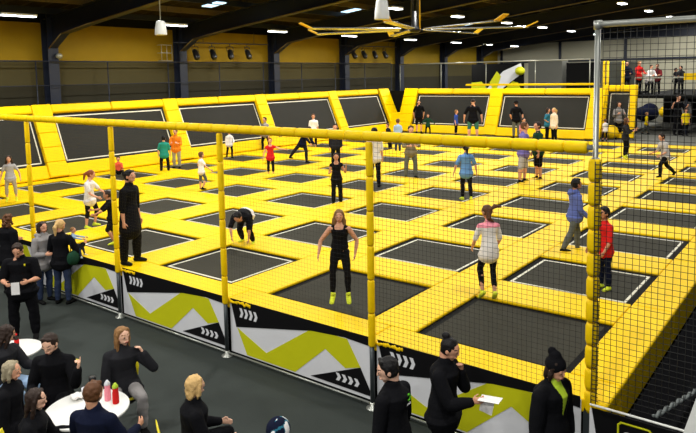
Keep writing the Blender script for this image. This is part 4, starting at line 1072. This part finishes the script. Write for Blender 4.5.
# baby carried
g = at(67, 237, .47); g = V((infb['root'].location.x, infb['root'].location.y, 0)) + FH*.12 + RH*.20; g.z = FLOOR+1.0
person('baby in pale blue jumper with arms reaching right, carried at the barrier', g, 95, .74, dict(pelvis=.16, th_l=(-.4, .8, -.3), sh_l=(0, .2, -1), th_r=(.4, .8, -.3), sh_r=(0, .2, -1), ua_l=(-.3, .9, -.3), fa_l=(0, 1, -.2), ua_r=(.3, .9, -.2), fa_r=(0, 1, -.2)), dict(top=('paleblue', 1.9, 0., 1.2), bottom=('jeans', 1.9, 1.), hair=('hair_light', 'fuzz'), shoe='shoewhite'), 1., 1)
# shoulder bag
bc = wp(infb, (.27, .02, .98)); t = empty('shoulder_bag', bc, infb['root'].rotation_euler.z, 'dark green-black shoulder bag hanging from the blonde woman at the barrier', 'bag')
bm = bmesh.new(); loft(bm, [(0, -.14, -.02), (0, 0, -.04), (0, .14, -.02)], [(.07, .13), (.09, .16), (.07, .13)], (1, 0, 0)); me = blob(bm, .014, 5); me.materials.append(M['cloth_darkgreen']); link(bpy.data.objects.new('bag_body', me), t)
bm = bmesh.new(); loft(bm, [(0, -.13, .1), (-.02, -.06, .3), (-.07, .0, .42), (-.02, .07, .3), (0, .13, .1)], [.012]*5, (1, 0, 0), 8); meshobj('strap', bm, M['cloth_black'], t)
FS('person with curly brown hair in black coat, back turned, at left frame edge', 6, 215, 1.68, 150, dict(head=(-20, 0), ua_l=(-.3, .3, -.9), fa_l=(.1, .9, 0)), top=('black', 1.9, .35, 2.4), bottom=('black', 1.95, 1.2), hair=('hair_brown', 'curly'), w=1.1)
FS('young man in black staff jacket with green back logo, head turned left', 394, 358, 1.74, -128, dict(head=(-42, -14), ua_l=(-.22, .05, -1), fa_l=(0, .3, -1), ua_r=(.22, .05, -1), fa_r=(0, .3, -1)), top=('black', 1.95, .1, 1.7), collar=1, bottom=('black', 1.95, 1.4), hair=('hair_black', 'short'), skin='skin_pale', logo=.04)
inf = FS('woman with black top-knot bun in black fleece, hand raised to her chin', 443, 337, 1.68, 62, dict(head=(0, -16), spine=(0, .06, 1), ua_l=(-.12, .5, -.85), fa_l=(.42, -.02, 1), ua_r=(.22, .5, -.85), fa_r=(-.05, 1, .38), curl_l=1., curl_r=.7), w=1.08, top=('black', 1.95, .15, 2.), collar=1, bottom=('black', 1.95, 1.3), hair=('hair_black', 'bun'))
h_ = inf['arms']['r'][2]+inf['arms']['r'][5]*.1
for k, (o_, a) in enumerate((((0.0, .09, .03), .5), ((-.02, .05, -.06), -.4))):
    c = wp(inf, h_+V(o_)); R3 = inf['mat'].to_3x3()
    thin_paper('paper_bundle', c, R3 @ V((.4, .1, 1)) if k == 0 else R3 @ V((1, .2, .3)), R3 @ V((.1, 1, .1)) if k == 0 else V((.2, 0, 1)), .14, .22 if k == 0 else .15, 'flat white leaflet held out by the woman with the bun' if k == 0 else 'crumpled white paper hanging under the leaflet of the woman with the bun', rolls=.03)
FS('woman in black bobble beanie and open black jacket over a lime top', 551, 356, 1.66, 38, dict(head=(0, -10), ua_l=(-.25, 0, -1), fa_l=(.05, .25, -1), ua_r=(.25, .0, -1)), w=1.1, top=('black', 1.95, .3, 2.4), front='lime', collar=0, bottom=('black', 1.95, 1.2), hair=('hair_dark', 'bob'), cap=('black', 'beanie'))

# table group
def table(c, r, lab):
    t = empty('cafe_table', (c.x, c.y, FLOOR), 0, lab, 'table', 'round white cafe tables')
    bm = bmesh.new(); lathe(bm, [(0, .705), (r*.96, .705), (r, .715), (r, .73), (r*.985, .74), (0, .74)], n=48); meshobj('table_top', bm, M['table_white'], t)
    bm = bmesh.new(); lathe(bm, [(0, .03), (.035, .03), (.03, .3), (.03, .705), (0, .705)]); meshobj('column_leg', bm, M['chair_leg'], t)
    bm = bmesh.new(); lathe(bm, [(0, 0), (.24, 0), (.23, .02), (.05, .04), (0, .04)]); meshobj('base', bm, M['chair_leg'], t)


TC = at(87, 408, FLOOR+.74); table(TC, .46, 'round white table crowded with bottles in the lower left')
TC2 = at(14, 349, FLOOR+.74); table(TC2, .36, 'round white table at the left frame edge behind the seated group')


def chair(info, lab):
    r = info['root']; t = empty('cafe_chair', r.location, r.rotation_euler.z, lab, 'chair', 'yellow cafe chairs')
    bm = bmesh.new(); loft(bm, [(0, -.2, .425), (0, 0, .41), (0, .2, .425)], [(.2, .012), (.22, .014), (.19, .012)], (1, 0, 0), 20); meshobj('seat', bm, M['chair_yellow'], t)
    bm = bmesh.new(); loft(bm, [(0, -.27, .47), (0, -.32, .62), (0, -.36, .82)], [(.20, .012), (.23, .014), (.20, .012)], (1, 0, 0), 20); meshobj('backrest', bm, M['chair_yellow'], t)
    for sx in (-1, 1):
        for sy in (-1, 1):
            bm = bmesh.new(); tube(bm, [(sx*.15, sy*.14, .41), (sx*.22, sy*.21, 0)], .012, 8); meshobj('leg', bm, M['chair_leg'], t)


i1 = SIT('man in dark jacket at the round table raising one pointing finger', 52, 331, 1.78, 8, dict(head=(12, -22), spine=(0, .02, 1), ua_l=(-.35, .5, -.8), fa_l=(-.25, .4, .9), point_l=1, curl_l=1.2, ua_r=(.25, .2, -1), fa_r=(-.3, .9, -.1), ha_l=(-.25, .1, 1)), w=1.0, top=('black', 1.95, .1, 2.), collar=1, bottom=('black', 1.95, 1.5), hair=('hair_dark', 'short'), skin='skin_pale')
i2 = SIT('woman in black quilted jacket and grey trousers holding a hand to her ear', 121, 327, 1.68, 25, dict(head=(-28, 0), ua_l=(-.6, .3, -.65), fa_l=(.52, -.05, 1), ua_r=(.2, .2, -1), fa_r=(-.1, .9, -.3), curl_l=.8), w=.98, top=('charcoal', 1.95, .15, 2.2), collar=1, bottom=('grey', 1.95, 1.2), hair=('hair_light', 'long'), skin='skin_pale')
i3 = SIT('brown-haired man in navy top with back turned at the round table', 91, 384, 1.76, 168, dict(head=(8, 0), ua_l=(-.3, .3, -.9), fa_l=(.1, .9, .1), ua_r=(.35, .3, -.9), fa_r=(0, .9, .1)), w=1.05, top=('navy', 1.9, .1, 1.8), bottom=('jeans', 1.95, 1.4), hair=('hair_brown', 'short'))
i4 = SIT('woman with long dark brown hair in profile at the round table', 30, 390, 1.64, 100, dict(head=(0, -8), ua_l=(-.25, .4, -.9), fa_l=(.1, .9, .1), ua_r=(.25, .4, -.9), fa_r=(0, .9, .1)), top=('black', 1.9, .1, 1.8), bottom=('black', 1.95, 1.3), hair=('hair_dark', 'long'), skin='skin_pale')
i5 = SIT('older person with grey-blonde hair in black jacket, lower left edge', 7, 362, 1.62, 95, dict(head=(0, -5)), top=('black', 1.9, .15, 2.), bottom=('black', 1.95, 1.3), hair=('hair_grey', 'bob'), skin='skin')
i6 = SIT('person in black at the left frame edge with pale trousers, by the small table', 0, 326, 1.68, 75, dict(head=(-60, -20), ua_l=(-.2, .5, -.8), fa_l=(.1, .9, .1)), top=('charcoal', 1.9, .1, 2.), bottom=('paleblue', 1.95, 1.3), hair=('hair_dark', 'long'))
i7 = SIT('blonde woman with a short bob in black coat sitting alone, facing right', 191, 377, 1.68, 112, dict(head=(-14, -4), ua_l=(-.2, .25, -.95), fa_l=(.15, .9, -.1), ua_r=(.25, .3, -.95), fa_r=(-.1, .9, -.1)), w=1.05, top=('black', 1.95, .15, 2.), bottom=('black', 1.95, 1.3), hair=('hair_blonde', 'bob'), skin='skin_pale')
i8 = SIT('person in hooded navy top printed white and teal, head bowed, lower centre', 269, 427, 1.66, 150, dict(head=(-20, -25), spine=(0, .25, 1)), top=('navy', 1.9, .1, 2.), hood=1, bottom=('jeans', 1.95, 1.3), hair=('hair_black', 'short'))
hd = i8['hd']; hh = i8['hh']; bm = bmesh.new(); ell(bm, hd(0, -.06, .12), (.52*hh, .55*hh, .52*hh)); ell(bm, hd(0, -.25, -.3), (.45*hh, .4*hh, .4*hh)); loft(bm, [hd(-.4, -.1, -.5), hd(.4, -.1, -.5)], [.3*hh, .3*hh], (0, 1, 0))
me = blob(bm, .009, 5); me.materials.append(M['cloth_navy']); me.materials.append(M['cloth_white']); me.materials.append(M['cloth_petrol'])
for p in me.polygons:
    q = (p.center-hd(0, 0, 0))/hh; n_ = noise.noise(q*3.1+V((3, 1, 2))); sx_ = (q.x > .02)
    if sx_ and n_ > .12: p.material_index = 1
    elif sx_ and n_ > .02: p.material_index = 2
link(bpy.data.objects.new('hood', me), i8['root'])
for i, lb in ((i1, 'yellow chair under the man raising a finger'), (i2, 'yellow chair under the woman holding her ear'), (i3, 'yellow chair under the man in navy with back turned'), (i4, 'yellow chair under the woman with long dark brown hair'),
              (i5, 'yellow chair under the older grey-blonde person'), (i6, 'yellow chair under the person in pale trousers at the small table'), (i7, 'yellow chair under the blonde woman sitting alone'), (i8, 'yellow chair under the person in the printed hood')): chair(i, lb)
g = at(30, 382, FLOOR+.43); g.z = FLOOR


def bottle(px, py, prof, mts, lab, z=FLOOR+.741):
    g = at(px, py, z); t = empty('drink_bottle', g, 0, lab, 'bottle')
    for nm, pr, mt_ in zip(('bottle_body', 'lid', 'sleeve'), prof, mts):
        bm = bmesh.new(); lathe(bm, pr, n=20); meshobj(nm, bm, M[mt_], t)


B1 = [(0, 0), (.034, 0), (.037, .01), (.037, .12), (.03, .15), (.034, .17), (.03, .185), (0, .185)]
L1 = [(0, .185), (.034, .186), (.034, .205), (.02, .225), (.012, .24), (0, .24)]
bottle(116, 403, [B1, L1], ['cloth_red', 'lime'], 'red sports bottle with a lime green lid on the round table')
bottle(108, 400, [B1, L1], ['cloth_pink', 'glass_white'], 'pale pink sports bottle with white lid beside the red one')
bottle(93, 389, [[(0, 0), (.035, 0), (.042, .13), (.042, .14), (0, .14)], [(0, .14), (.044, .141), (.04, .155), (0, .155)]], ['cloth_charcoal', 'spot_black'], 'dark takeaway cup at the back of the round table')
bottle(85, 396, [[(0, 0), (.03, 0), (.037, .1), (.036, .1), (0, .095)], [(0, .095), (.034, .097), (0, .1)]], ['glass_white', 'glass_white'], 'small clear cup on the round table left of the dark cup')
bottle(17, 347, [[(0, 0), (.03, 0), (.032, .08), (.028, .12), (.012, .17), (0, .17)], [(0, .17), (.014, .171), (.014, .19), (0, .19)], [(.0, .06), (.0335, .06), (.0335, .11), (0, .11)]], ['hair_dark', 'cloth_red', 'cloth_red'], 'dark cola-coloured bottle with red label on the small table')
g = at(77, 399, FLOOR+.741)
bm = bmesh.new()
for k in range(7): ell(bm, (random.uniform(-.05, .05), random.uniform(-.04, .04), .025+random.uniform(0, .02)), (.045, .035, .025), n=8)
me = blob(bm, .006, 1); me.materials.append(M['cloth_white']); o = link(bpy.data.objects.new('crumpled_napkin', me)); o.location = g; tag(o, 'crumpled white napkins on the round table left of the cups', 'napkin')

# ================================================================ LIGHT
w = bpy.data.worlds.new('world'); SC.world = w; w.use_nodes = True
w.node_tree.nodes['Background'].inputs[0].default_value = (.75, .85, 1, 1); w.node_tree.nodes['Background'].inputs[1].default_value = .16
SC.view_settings.view_transform = 'Standard'; SC.view_settings.look = 'None'; SC.view_settings.gamma = 1; SC.view_settings.use_curve_mapping = False
SC.view_settings.exposure = 0.
